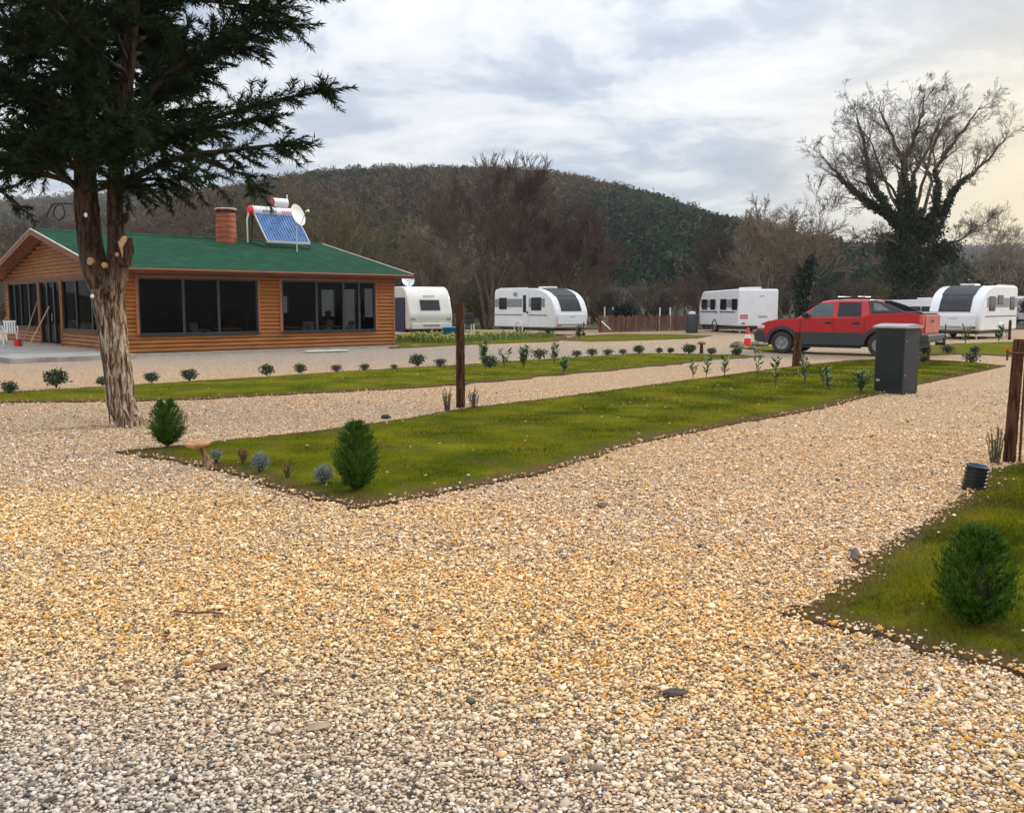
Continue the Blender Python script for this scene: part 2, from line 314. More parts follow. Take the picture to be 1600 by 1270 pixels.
class B:
    def __init__(s): s.v = []; s.f = []
    def add(s, vs, fs):
        k = len(s.v); s.v += [tuple(v) for v in vs]; s.f += [tuple(i + k for i in f) for f in fs]; return s
    def box(s, x0, x1, y0, y1, z0, z1, M=None):
        vs = [Vector((x, y, z)) for z in (z0, z1) for x, y in ((x0, y0), (x1, y0), (x1, y1), (x0, y1))]
        if M: vs = [M @ v for v in vs]
        return s.add(vs, [(3, 2, 1, 0), (4, 5, 6, 7), (0, 1, 5, 4), (1, 2, 6, 5), (2, 3, 7, 6), (3, 0, 4, 7)])
    def tube(s, pts, rs, n=10, cap=True):
        pts = [Vector(p) for p in pts]
        if isinstance(rs, (int, float)): rs = [rs] * len(pts)
        vs = []; fs = []; ref = None
        for i, p in enumerate(pts):
            t = (pts[min(i + 1, len(pts) - 1)] - pts[max(i - 1, 0)]).normalized()
            if ref is None:
                ref = Vector((1, 0, 0)) if abs(t.x) < .8 else Vector((0, 1, 0))
            u = (ref - t * ref.dot(t)).normalized(); ref = u; v = t.cross(u)
            for k in range(n):
                a = 2 * PI * k / n; vs.append(p + (u * math.cos(a) + v * math.sin(a)) * rs[i])
        for i in range(len(pts) - 1):
            for k in range(n):
                a = i * n + k; b = i * n + (k + 1) % n; fs.append((a, b, b + n, a + n))
        if cap: fs.append(tuple(range(n))[::-1]); fs.append(tuple(range((len(pts) - 1) * n, len(pts) * n)))
        return s.add(vs, fs)
    def prism(s, poly, y0, y1, M=None, axis='y'):
        """poly in (x,z) extruded along y (or (y,z) along x, (x,y) along z)"""
        n = len(poly); f = {'y': lambda a, b, c: (a, c, b), 'x': lambda a, b, c: (c, a, b), 'z': lambda a, b, c: (a, b, c)}[axis]
        vs = [Vector(f(a, b, y0)) for a, b in poly] + [Vector(f(a, b, y1)) for a, b in poly]
        if M: vs = [M @ v for v in vs]
        return s.add(vs, [tuple(range(n)), tuple(range(n, 2 * n))[::-1]] + [(i, i + n, (i + 1) % n + n, (i + 1) % n) for i in range(n)])
    def ell(s, c, r, n=12, m=8, jit=0, rg=None):
        vs = []; fs = []
        for i in range(m + 1):
            a = PI * i / m
            for k in range(n):
                b = 2 * PI * k / n; q = 1 + (rg.uniform(-jit, jit) if jit else 0)
                vs.append((c[0] + r[0] * math.sin(a) * math.cos(b) * q, c[1] + r[1] * math.sin(a) * math.sin(b) * q, c[2] + r[2] * math.cos(a) * q))
        for i in range(m):
            for k in range(n): fs.append((i * n + k, (i + 1) * n + k, (i + 1) * n + (k + 1) % n, i * n + (k + 1) % n))
        return s.add(vs, fs)
    def lathe(s, prof, c=(0, 0, 0), n=20, M=None):
        vs = []; fs = []
        for r, z in prof:
            for k in range(n):
                a = 2 * PI * k / n; v = Vector((r * math.cos(a), r * math.sin(a), z))
                if M: v = M @ v
                vs.append(v + Vector(c))
        for i in range(len(prof) - 1):
            for k in range(n): fs.append((i * n + k, i * n + (k + 1) % n, (i + 1) * n + (k + 1) % n, (i + 1) * n + k))
        return s.add(vs, fs)
    def build(s, name, m, parent=None, smooth=False, bevel=0, seg=2, angle=35):
        o = mesh_np(name, s.v, s.f, m, parent)
        import bmesh
        bm = bmesh.new(); bm.from_mesh(o.data); bmesh.ops.recalc_face_normals(bm, faces=bm.faces); bm.to_mesh(o.data); bm.free()
        if smooth:
            o.data.polygons.foreach_set('use_smooth', [True] * len(o.data.polygons))
            try: o.data.set_sharp_from_angle(angle=R(angle))
            except Exception: pass
        if bevel:
            md = o.modifiers.new('bevel', 'BEVEL'); md.width = bevel; md.segments = seg; md.limit_method = 'ANGLE'; md.angle_limit = R(30)
        return o
def tag(o, label=None, cat=None, group=None, kind=None):
    if label: o['label'] = label
    if cat: o['category'] = cat
    if group: o['group'] = group
    if kind: o['kind'] = kind
    return o
def thing(name, label, cat, loc=(0, 0, 0), rz=0, group=None):
    o = bpy.data.objects.new(name, None); o.empty_display_size = .2; COL.objects.link(o); o.location = loc; o.rotation_euler = (0, 0, rz)
    return tag(o, label, cat, group)
def dup(src, loc=None, rz=None, label=None, scale=None, group=None):
    kids = list(src.children)
    c = src.copy(); COL.objects.link(c)
    if loc is not None: c.location = loc
    if rz is not None: c.rotation_euler = (0, 0, rz)
    if scale is not None: c.scale = (scale, scale, scale) if isinstance(scale, (int, float)) else scale
    if label: c['label'] = label
    if group: c['group'] = group
    for k in kids:
        a = k.copy(); COL.objects.link(a); a.parent = c
        for g in k.children:
            b = g.copy(); COL.objects.link(b); b.parent = a
    return c
def segs_arrays(S, n=4):
    S = np.asarray(S, dtype=np.float64)          # (k,8): p0 p1 r0 r1
    p0, p1, r0, r1 = S[:, :3], S[:, 3:6], S[:, 6], S[:, 7]
    d = p1 - p0; d /= np.linalg.norm(d, axis=1)[:, None] + 1e-9
    ref = np.where(np.abs(d[:, 2:3]) < .9, np.array([[0, 0, 1.]]), np.array([[1., 0, 0]]))
    u = np.cross(d, ref); u /= np.linalg.norm(u, axis=1)[:, None] + 1e-9; v = np.cross(d, u)
    a = 2 * PI * np.arange(n) / n
    ring = u[:, None, :] * np.cos(a)[None, :, None] + v[:, None, :] * np.sin(a)[None, :, None]
    V = np.concatenate([p0[:, None] + ring * r0[:, None, None], p1[:, None] + ring * r1[:, None, None]], 1).reshape(-1, 3)
    k = len(S); b = (np.arange(k) * 2 * n)[:, None, None]
    i = np.arange(n); j = (i + 1) % n
    Fq = np.stack([i, j, j + n, i + n], 1)[None] + b
    return V, Fq.reshape(-1, 4)
def leaf_arrays(c, d, w, ln, wd):
    """rhombic leaves: centre base c, direction d, side w (all (k,3)), length, width"""
    ln = np.asarray(ln).reshape(-1, 1); wd = np.asarray(wd).reshape(-1, 1)
    V = np.stack([c, c + d * ln * .45 + w * wd * .5, c + d * ln, c + d * ln * .45 - w * wd * .5], 1).reshape(-1, 3)
    k = len(c); Fq = np.arange(4 * k).reshape(k, 4)
    return V, Fq
def unit(a): return a / (np.linalg.norm(a, axis=-1, keepdims=True) + 1e-9)
def rand_dirs(g, k): return unit(g.normal(size=(k, 3)))
def perp(g, d): return unit(np.cross(d, rand_dirs(g, len(d))))

# bare branching: returns a list of segments
def grow(g, p, d, L, r, lev, maxlev, out, up=.05, wig=.12, ang=(25, 55), kids=(4, 7), ratio=(.45, .7), start=.25, nseg=(6, 6, 5, 4, 3), rmin=.008):
    n = nseg[min(lev, len(nseg) - 1)]; st = L / n; r0 = r
    nk = g.integers(kids[0], kids[1] + 1) if lev < maxlev else 0
    kid_t = np.sort(g.uniform(start, 1.0, nk)) if nk else []
    ki = 0
    for i in range(n):
        d = d + g.normal(0, wig, 3); d[2] += up; d = d / np.linalg.norm(d)
        q = p + d * st; r1 = max(rmin, r0 * (1 - .80 * (i + 1) / n))
        out.append((*p, *q, r, r1, lev)); 
        while ki < nk and kid_t[ki] <= (i + 1) / n + 1e-6:
            fr = kid_t[ki]; a = R(g.uniform(*ang)); s = np.cross(d, g.normal(size=3)); s /= np.linalg.norm(s) + 1e-9
            cd = d * math.cos(a) + s * math.sin(a)
            grow(g, p + d * st * g.uniform(.2, 1), cd, L * g.uniform(*ratio) * (1.15 - .45 * fr), max(rmin, r1 * g.uniform(.5, .75)), lev + 1, maxlev, out, up, wig, ang, kids, ratio, .15, nseg, rmin)
            ki += 1
        p = q; r = r1
    return p, d
def tree_parts(out, root, mtr, mtw, cut=.05, names=('trunk', 'crown')):
    A = np.array(out); big = A[(A[:, 6] > cut)]; sm = A[~(A[:, 6] > cut)]
    if len(big):
        V, Fq = segs_arrays(big[:, :8], 7); mesh_np(names[0], V, Fq, mtr, root, True)
    if len(sm):
        V, Fq = segs_arrays(sm[:, :8], 3); mesh_np(names[1], V, Fq, mtw, root, True)

def inpoly(x, y, poly):
    r = np.zeros(len(x), bool); n = len(poly)
    for i in range(n):
        x0, y0 = poly[i][:2]; x1, y1 = poly[(i + 1) % n][:2]
        c = ((y0 > y) != (y1 > y)); 
        with np.errstate(divide='ignore', invalid='ignore'): t = (x1 - x0) * (y - y0) / (y1 - y0 + 1e-12) + x0
        r ^= c & (x < t)
    return r
def edge_dist(x, y, poly):
    dm = np.full(len(x), 1e9); n = len(poly)
    for i in range(n):
        a = np.array(poly[i][:2]); b = np.array(poly[(i + 1) % n][:2]); ab = b - a; L2 = ab @ ab + 1e-12
        t = np.clip(((x - a[0]) * ab[0] + (y - a[1]) * ab[1]) / L2, 0, 1)
        dm = np.minimum(dm, np.hypot(x - a[0] - t * ab[0], y - a[1] - t * ab[1]))
    return dm
def densify(poly, step, amp, seed):
    g = rnd(seed); res = []; n = len(poly)
    for i in range(n):
        a = np.array(poly[i][:2]); b = np.array(poly[(i + 1) % n][:2]); L = np.linalg.norm(b - a); k = max(1, int(L / step))
        nm = np.array([(b - a)[1], -(b - a)[0]]) / (L + 1e-9)
        for j in range(k):
            q = a + (b - a) * j / k + nm * g.normal(0, amp); res.append((q[0], q[1]))
    return res

# ================================================================ GROUND
PX = dict(
    island=[(180, 708), (250, 701), (330, 693), (480, 677), (640, 655), (720, 640), (850, 625), (1000, 605), (1160, 584), (1250, 572), (1330, 564), (1420, 562), (1500, 566), (1572, 572), (1540, 579), (1440, 600), (1365, 618), (1280, 640), (1150, 663), (1000, 693), (850, 740), (700, 772), (560, 797), (440, 768), (350, 738), (260, 720)],
    back=[(-120, 634), (0, 631), (165, 628), (300, 625), (450, 617), (600, 610), (720, 602), (850, 589), (950, 580), (1050, 570), (1120, 562), (1190, 558), (1150, 555), (1000, 553), (850, 562), (700, 572), (560, 580), (430, 589), (300, 597), (165, 605), (0, 614), (-120, 620)],
    near=[(1222, 963), (1300, 925), (1345, 876), (1440, 820), (1500, 780), (1545, 738), (1600, 722), (1900, 690), (2000, 1200), (1720, 1095), (1600, 1058), (1500, 1030), (1420, 1010), (1330, 990)],
    bed=[(610, 545), (612, 530), (700, 527), (870, 523), (885, 527), (870, 534), (780, 537), (690, 541)],
    far=[(868, 532), (900, 526), (960, 522), (1060, 523), (1110, 525), (1090, 529), (1000, 532), (930, 534)],
    right=[(1432, 556), (1436, 541), (1500, 537), (1600, 534), (1760, 531), (1760, 556), (1600, 558), (1520, 554)],
    cone=[(1160, 545), (1175, 541), (1240, 543), (1250, 549), (1200, 550)],
)
POLY = {k: densify([G(*p) for p in v], .07 if k in ('island', 'near') else .3, .024 if k in ('island', 'near') else .07, 7 + i) for i, (k, v) in enumerate(PX.items())}
def lawn(name, poly, z, cell, seed):
    """one sheet with a short turned-down border, gently bumpy inside"""
    import bmesh
    xs = [p[0] for p in poly]; ys = [p[1] for p in poly]
    bm = bmesh.new()
    ring = [bm.verts.new((p[0], p[1], z)) for p in poly]
    f = bm.faces.new(ring)
    # slice by a grid so the sheet can undulate and carry its edge distance
    for ax, lo, hi in ((0, min(xs), max(xs)), (1, min(ys), max(ys))):
        c = lo + cell
        while c < hi:
            co = [0, 0, 0]; no = [0, 0, 0]; co[ax] = c; no[ax] = 1
            bmesh.ops.bisect_plane(bm, geom=bm.verts[:] + bm.edges[:] + bm.faces[:], plane_co=co, plane_no=no)
            c += cell
    be = [e for e in bm.edges if len(e.link_faces) == 1]
    r = bmesh.ops.extrude_edge_only(bm, edges=be)
    low = [v for v in r['geom'] if isinstance(v, bmesh.types.BMVert)]
    for v in low: v.co.z = -.03
    bmesh.ops.recalc_face_normals(bm, faces=bm.faces)
    me = bpy.data.meshes.new(name); bm.to_mesh(me); bm.free()
    V = np.zeros(len(me.vertices) * 3, np.float32); me.vertices.foreach_get('co', V); V = V.reshape(-1, 3)
    ed = edge_dist(V[:, 0], V[:, 1], poly)
    V[:, 2] += np.where(V[:, 2] > 0, np.clip(ed / .3, 0, 1) * (.020 + .012 * np.sin(V[:, 0] * 3.1 + 1) * np.sin(V[:, 1] * 2.3)), 0)
    me.vertices.foreach_set('co', V.ravel())
    a = me.attributes.new('edge', 'FLOAT', 'POINT'); a.data.foreach_set('value', np.clip(ed / .5, 0, 1.0).astype(np.float32))
    me.materials.append(M_LAWN); o = bpy.data.objects.new(name, me); COL.objects.link(o); o['kind'] = 'structure'
    return o
gb = B(); gb.add([(-4000, -200, 0), (4000, -200, 0), (4000, 6000, 0), (-4000, 6000, 0)], [(0, 1, 2, 3)])
tag(gb.build('ground', M_GROUND), kind='structure')
for k, cell in (('island', .3), ('back', .8), ('near', .15), ('bed', 1.5), ('far', 2), ('right', 2), ('cone', 1)):
    lawn('lawn', POLY[k], .016 if k in ('near',) else .022, cell, 1)

# loose pebbles in the near gravel
def pebbles():
    g = rnd(5)
    ts = (1 + 5 ** .5) / 2
    ico = unit(np.array([(-1, ts, 0), (1, ts, 0), (-1, -ts, 0), (1, -ts, 0), (0, -1, ts), (0, 1, ts), (0, -1, -ts), (0, 1, -ts), (ts, 0, -1), (ts, 0, 1), (-ts, 0, -1), (-ts, 0, 1)], float))
    fi = np.array([(0, 11, 5), (0, 5, 1), (0, 1, 7), (0, 7, 10), (0, 10, 11), (1, 5, 9), (5, 11, 4), (11, 10, 2), (10, 7, 6), (7, 1, 8), (3, 9, 4), (3, 4, 2), (3, 2, 6), (3, 6, 8), (3, 8, 9), (4, 9, 5), (2, 4, 11), (6, 2, 10), (8, 6, 7), (9, 8, 1)])
    pts = []
    for (y0, y1, dens, s) in ((2.0, 3.6, 5300, 1.0), (3.6, 5.5, 4400, 1.03), (5.5, 8, 2800, 1.1), (8, 12, 1000, 1.2), (12, 18, 260, 1.35)):
        hw = .62 * y1 + .5; A = 2 * hw * (y1 - y0); k = int(A * dens)
        x = g.uniform(-hw, hw, k); y = g.uniform(y0, y1, k); ok = np.abs(x) < .62 * y + .6
        x, y = x[ok], y[ok]; pts.append(np.stack([x, y, np.full(len(x), s)], 1))
    p = np.concatenate(pts)
    bad = np.zeros(len(p), bool)
    for kk in ('island', 'near', 'back'):
        q = POLY[kk]; ins = inpoly(p[:, 0], p[:, 1], q)
        e = edge_dist(p[ins, 0], p[ins, 1], q); keep = (g.uniform(size=len(e)) < np.exp(-e / .04) * .95) | (g.uniform(size=len(e)) < .0012)
        idx = np.where(ins)[0]; bad[idx[~keep]] = True
    p = p[~bad]; k = len(p)
    s = np.exp(g.normal(math.log(.0071), .36, k)) * p[:, 2]; s = np.clip(s, .004, .024)
    ax = np.stack([s * g.uniform(.9, 1.35, k), s * g.uniform(.65, 1.0, k), s * g.uniform(.38, .7, k)], 1)
    V = ico[None] * (1 + g.uniform(-.30, .26, (k, 12, 1))) * ax[:, None, :]
    tl = g.normal(0, .30, k); V = np.stack([V[..., 0] * np.cos(tl)[:, None] - V[..., 2] * np.sin(tl)[:, None], V[..., 1], V[..., 0] * np.sin(tl)[:, None] + V[..., 2] * np.cos(tl)[:, None]], -1)
    a = g.uniform(0, 2 * PI, k); V = np.stack([V[..., 0] * np.cos(a)[:, None] - V[..., 1] * np.sin(a)[:, None], V[..., 0] * np.sin(a)[:, None] + V[..., 1] * np.cos(a)[:, None], V[..., 2]], -1)
    V[..., 0] += p[:, 0:1]; V[..., 1] += p[:, 1:2]
    zz = g.uniform(-.002, .013, k) + ax[:, 2] * .35
    onl = inpoly(p[:, 0], p[:, 1], POLY['near']) | inpoly(p[:, 0], p[:, 1], POLY['island']) | inpoly(p[:, 0], p[:, 1], POLY['back'])
    V[..., 2] += (zz + onl * .022)[:, None]
    Fc = (fi[None] + (np.arange(k) * 12)[:, None, None]).reshape(-1, 3)
    o = mesh_np('gravel', V.reshape(-1, 3), Fc, M_PEB, None, False); o['kind'] = 'stuff'; o['label'] = 'loose beige, ochre and grey pebbles covering the road'
    return k
print('pebbles', pebbles())

def blades():
    g = rnd(6); VV = []; FF = []; off = 0
    for kk, dens, hgt, wd in (('near', 13000, .032, .0036), ('island', 2600, .036, .0075), ('back', 260, .035, .013)):
        q = POLY[kk]; xs = [p[0] for p in q]; ys = [p[1] for p in q]
        x0, x1, y0, y1 = max(min(xs), -14), min(max(xs), 13 if kk != 'near' else 6.2), min(ys), max(ys)
        if kk == 'near': y0 = max(y0, 3.9); y1 = min(y1, 11)
        k = int((x1 - x0) * (y1 - y0) * dens); x = g.uniform(x0, x1, k); y = g.uniform(y0, y1, k)
        ok = inpoly(x, y, q); x, y = x[ok], y[ok]
        e = edge_dist(x, y, q)
        pn = np.sin(x * 5.1 + 2 * np.sin(y * 3.7)) * np.sin(y * 6.3 + 1.5 * np.sin(x * 4.1)) * .5 + .5
        ok = g.uniform(size=len(x)) < np.clip(e / .25 + .10, 0, 1) * (.45 + .55 * pn); x, y, e = x[ok], y[ok], e[ok]; k = len(x)
        far = np.clip(y / (6 if kk == 'near' else 14), .8, 2.0)
        h = hgt * g.uniform(.5, 1.35, k) * np.clip(.5 + e, .5, 1); a = g.uniform(0, 2 * PI, k); ln = g.normal(0, .5, (k, 2)) * h[:, None]
        c = np.stack([x, y, np.full(k, .026)], 1); wv = np.stack([np.cos(a), np.sin(a), 0 * a], 1) * (wd * far * g.uniform(.6, 1.3, k))[:, None]
        tip = c + np.stack([ln[:, 0], ln[:, 1], h], 1)
        V = np.stack([c - wv * .5, c + wv * .5, tip], 1).reshape(-1, 3); VV.append(V); FF.append(np.arange(3 * k).reshape(k, 3) + off); off += 3 * k
    o = mesh_np('grass', np.concatenate(VV), np.concatenate(FF), M_BLADE); o['kind'] = 'stuff'; o['label'] = 'short mossy green lawn grass on the planted strips'
    return off // 3
print('blades', blades())

# small white daisies / stone chips on the lawns
def flecks():
    g = rnd(8); b = []
    for kk, n in (('island', 90), ('near', 18), ('back', 30)):
        q = POLY[kk]; xs = [p[0] for p in q]; ys = [p[1] for p in q]; c = 0
        while c < n:
            x = g.uniform(min(xs), max(xs)); y = g.uniform(min(ys), max(ys))
            if abs(x) > .6 * y + 1 or not inpoly(np.array([x]), np.array([y]), q)[0]: continue
            b.append((x, y, g.uniform(.005, .011) * (1 if kk == 'near' else 1.3))); c += 1
    bb = B()
    for x, y, r in b: bb.ell((x, y, .052), (r * 1.3, r, r * .6), 6, 4)
    o = bb.build('daisies', mat('daisy_white', (.55, .53, .48), (.75, .74, .70), 30, .8), smooth=True); tag(o, 'tiny white daisies and stone chips dotted over the lawns', kind='stuff')
flecks()

# ================================================================ HILLS
def hill(name, prof, Yc, Y0, Y1, seed, nx=160, ny=40, amp=3.0, m=None, sub=0):
    g = rnd(seed); pts = sorted(prof); pxs = np.array([p[0] for p in pts], float); hs = np.array([EYE + (478 - p[1]) / F * Yc - sub for p in pts])
    X = np.linspace((pxs[0] - 800) / F * Yc, (pxs[-1] - 800) / F * Yc, nx); Yv = np.concatenate([np.linspace(Y0, Yc, ny), np.linspace(Yc, Y1, 8)[1:]])
    ph = g.uniform(0, 6.28, 12)
    def Hf(x, y):
        r = np.interp(x / Yc * F + 800, pxs, hs)
        t = np.clip((y - Y0) / (Yc - Y0), 0, 1); s = np.where(y <= Yc, t * t * (3 - 2 * t) * .35 + .65 * t ** .9, np.clip(1 - (y - Yc) / (Y1 - Yc), 0, 1) ** .5)
        rel = np.sin(x * .021 + ph[0] + y * .008) * np.sin(y * .018 + ph[1]) + .5 * np.sin(x * .047 + ph[2]) * np.sin(y * .043 + ph[3])
        return r * s + amp * rel * np.sin(np.clip(s, 0, 1) * PI) - .6
    XX, YY = np.meshgrid(X, Yv); Z = Hf(XX, YY); n2 = len(Yv)
    V = np.stack([XX, YY, Z], -1).reshape(-1, 3)
    i, j = np.meshgrid(np.arange(n2 - 1), np.arange(nx - 1), indexing='ij'); a = (i * nx + j).ravel()
    o = mesh_np(name, V, np.stack([a, a + 1, a + nx + 1, a + nx], 1), m, None, True); o['kind'] = 'structure'
    return Hf, X[0], X[-1]
HILLSOIL = mat('hill_soil', (.022, .020, .012), (.050, .036, .022), .05, .95)
H1, hx0, hx1 = hill('hill', [(150, 420), (250, 345), (330, 318), (390, 300), (440, 284), (520, 269), (600, 263), (700, 263), (800, 266), (880, 272), (960, 287), (1020, 300), (1060, 317), (1110, 337), (1160, 358), (1220, 381), (1280, 403), (1340, 430), (1400, 455), (1480, 474)], 380, 150, 480, 3, m=HILLSOIL, sub=7.5)
H2, kx0, kx1 = hill('hill', [(-500, 340), (-100, 326), (0, 323), (60, 322), (120, 318), (200, 312), (300, 309), (380, 306), (500, 312), (700, 330)], 720, 330, 900, 4, m=HILLSOIL, sub=6, amp=6)
H3, jx0, jx1 = hill('hill', [(1050, 430), (1200, 408), (1300, 398), (1380, 396), (1480, 398), (1540, 393), (1620, 391), (1750, 385), (2000, 395)], 1300, 700, 1600, 5, m=HILLSOIL, sub=6, amp=8)
def forest():
    g = rnd(11)
    def tris(k, c, s, n, ever):
        """n small faces in each crown; c (k,3) s (k,)"""
        d = unit(g.normal(size=(k, n, 3))); rr = g.uniform(.25, 1, (k, n, 1)) ** (.45)
        sh = np.where(ever[:, None, None], np.array([[[.85, .85, .8]]]), np.array([[[.75, .75, 1.05]]]))
        ctr = c[:, None] + d * rr * s[:, None, None] * sh; ctr[..., 2] += s[:, None] * .75
        a = unit(g.normal(size=(k, n, 3))); a[..., 2] += np.where(ever[:, None], 0, .7); a = unit(a)
        b_ = unit(np.cross(a, g.normal(size=(k, n, 3))))
        la = s[:, None, None] * np.where(ever[:, None, None], g.uniform(.20, .42, (k, n, 1)), g.uniform(.22, .45, (k, n, 1))); lb = s[:, None, None] * np.where(ever[:, None, None], .26, .11)
        V = np.stack([ctr - a * la * .5 - b_ * lb * .5, ctr - a * la * .5 + b_ * lb * .5, ctr + a * la * .6], 2)
        return V.reshape(-1, 3)
    VV = []; CC = []
    def batch(k, Hf, x0, x1, y0, y1, s0, s1, n, pe, tone=1.0, top=False):
        x = g.uniform(x0, x1, k); y = g.uniform(0, 1, k) ** .8 * (y1 - y0) + y0
        z = Hf(x, y); ok = (z > 1.0) & (np.abs(x) < .62 * y + 60); x, y, z = x[ok], y[ok], z[ok]; k = len(x)
        ev = g.uniform(size=k) < pe(x, y, z)
        s = g.uniform(s0, s1, k) * np.where(ev, 1, 1.1)
        V = tris(k, np.stack([x, y, z], 1), s, n, ev)
        gc = np.array([[.013, .031, .012]]) * g.uniform(.5, 1.7, (k, 1)) * np.array([[1, 1, 1]]) + np.array([[.018, .012, 0]]) * g.uniform(0, 1, (k, 1)) ** 2
        bc = np.array([[.082, .052, .035]]) * g.uniform(.6, 1.45, (k, 1)) + np.array([[.02, .02, .0]]) * g.uniform(0, 1, (k, 1))
        col = np.where(ev[:, None], gc, bc) * tone; col = np.concatenate([col, np.ones((k, 1))], 1)
        VV.append(V); CC.append(np.repeat(col, n * 3, 0))
    def pe1(x, y, z):
        px = 800 + x / y * F; py = 478 - (z - EYE) / y * F
        nz = np.sin(x * .035 + 1) * np.sin(y * .03) + .6 * np.sin(x * .011 + y * .02 + 2)
        r = np.exp(-((px - 1010) / 90) ** 2 - ((py - 375) / 62) ** 2) * 2.2 + np.exp(-((px - 1000) / 150) ** 2 - ((py - 440) / 30) ** 2) * .5
        t = np.clip((305 - py) / 30, 0, 1) * .9
        rr = np.clip((px - 1100) / 100, 0, 1) * .45
        return np.clip(.10 + .30 * nz + r + t * .7 + rr - np.exp(-((px - 800) / 90) ** 2 - ((py - 330) / 70) ** 2) * .6, .03, .96)
    batch(10500, H1, hx0, hx1, 175, 400, 2.1, 3.9, 85, pe1)
    batch(4500, H1, hx0, hx1, 335, 392, 2.1, 4.4, 75, pe1)
    batch(4200, H2, kx0, -60, 350, 760, 4.5, 7.5, 60, lambda x, y, z: np.clip(.12 + .35 * np.sin(x * .02) * np.sin(y * .013 + 1), .03, .6), 1.15)
    batch(2600, H3, jx0, jx1, 720, 1320, 7, 12, 50, lambda x, y, z: np.full(len(x), .6))
    V = np.concatenate(VV); Cc = np.concatenate(CC)
    o = mesh_np('forest', V, np.arange(len(V)).reshape(-1, 3), M_FOREST, None, False, {'tree_color': ('FLOAT_COLOR', Cc)})
    tag(o, 'mixed bare brown and evergreen forest covering the hills', kind='stuff')
    print('forest tris', len(V) // 3)
forest()

# ================================================================ LOG CABIN
CO = (-12.952, 30.293); CA = R(41.612); CL = 10.92; CW = 13.2
cabin = thing('log_cabin', 'long varnished log cabin with green shingle roof and dark picture windows', 'cabin', (*CO, 0), CA)
def zr(y): return 2.87 + .221 * (min(y, 13.2 - y) + .5)
def to_cabin(p):
    x, y = p[0] - CO[0], p[1] - CO[1]; return (x * math.cos(CA) + y * math.sin(CA), -x * math.sin(CA) + y * math.cos(CA), p[2])
def roofhit(px, py):
    m = 24.0
    while m < 60:
        q = to_cabin(P(px, py, m))
        if q[1] > -.5 and q[2] < zr(q[1]): return q
        m += .02
    return to_cabin(P(px, py, 38))
RH = .138
def log_wall(b, mp, L, zb, ztop, opens):
    z = zb; g = rnd(3)
    while z < 4.6:
        zc = z + RH / 2
        spans = [(0, L)]
        for (a, c, o0, o1) in opens:
            if o0 - .02 < zc < o1 + .02:
                ns = []
                for s, e in spans:
                    if c <= s or a >= e: ns.append((s, e)); continue
                    if a > s: ns.append((s, a))
                    if c < e: ns.append((c, e))
                spans = ns
        for s, e in spans:
            # clip under the roof line
            k0 = s; k1 = e
            if ztop is not None:
                top = z + RH
                while k0 < e and ztop(k0) < top: k0 += .05
                while k1 > s and ztop(k1) < top: k1 -= .05
            if k1 - k0 < .08 or (ztop is None and z + RH > 2.86): continue
            prof = [(0, 0), (-.020, .004), (-.045, .035), (-.052, RH * .5), (-.045, RH - .035), (-.020, RH - .004), (0, RH)]
            vs = [mp(k0, o, z + h) for o, h in prof] + [mp(k1, o, z + h) for o, h in prof]
            n = len(prof)
            b.add(vs, [tuple(range(n))[::-1], tuple(range(n, 2 * n))] + [(i, (i + 1) % n, (i + 1) % n + n, i + n) for i in range(n)])
        z += RH
mf = lambda s, o, z: (s, o, z)
mg = lambda s, o, z: (o, s, z)
me_ = lambda s, o, z: (CL - o, s, z)
mb = lambda s, o, z: (s, CW - o, z)
FO = [(.80, 5.05, .66, 2.56), (6.00, 10.05, .66, 2.56)]
GO = [(.45, 5.25, .75, 2.56), (5.50, 8.1, .16, 2.56), (8.35, 12.7, .75, 2.56)]
EO = [(.9, 2.1, .66, 2.45), (2.6, 3.7, .16, 2.45), (4.3, 5.6, .66, 2.45), (8.5, 9.6, 1.2, 2.2)]
BO = []
wb = B()
log_wall(wb, mf, CL, .06, None, FO); log_wall(wb, mg, CW, .06, lambda s: zr(s) - .13, GO)
log_wall(wb, me_, CL * 0 + CW, .06, lambda s: zr(s) - .13, EO); log_wall(wb, mb, CL, .06, None, BO)
wall = wb.build('wall', WOOD, cabin)
# inner lining (plain boards behind the logs)
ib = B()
def lining(mp, L, opens, z1=2.8):
    cuts = sorted(opens); x = .06
    for a, c, o0, o1 in cuts:
        if a > x: seg(ib, mp, x, a, .0, z1)
        seg(ib, mp, a, c, 0, o0); seg(ib, mp, a, c, o1, z1); x = c
    if L - .06 > x: seg(ib, mp, x, L - .06, 0, z1)
def seg(b, mp, s0, s1, z0, z1):
    vs = [mp(s, o, z) for z in (z0, z1) for s, o in ((s0, .003), (s1, .003), (s1, .07), (s0, .07))]
    b.add(vs, [(3, 2, 1, 0), (4, 5, 6, 7), (0, 1, 5, 4), (1, 2, 6, 5), (2, 3, 7, 6), (3, 0, 4, 7)])
for mp, L, o in ((mf, CL, FO), (mg, CW, GO), (me_, CW, EO), (mb, CL, BO)): lining(mp, L, o)
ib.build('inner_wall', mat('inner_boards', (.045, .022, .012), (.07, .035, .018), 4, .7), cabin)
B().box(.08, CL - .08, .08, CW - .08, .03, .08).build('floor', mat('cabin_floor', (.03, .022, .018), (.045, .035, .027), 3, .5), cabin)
B().box(.08, CL - .08, .08, CW - .08, 2.80, 2.84).build('ceiling', mat('cabin_ceiling', (.06, .035, .02), (.09, .05, .03), 3, .7), cabin)
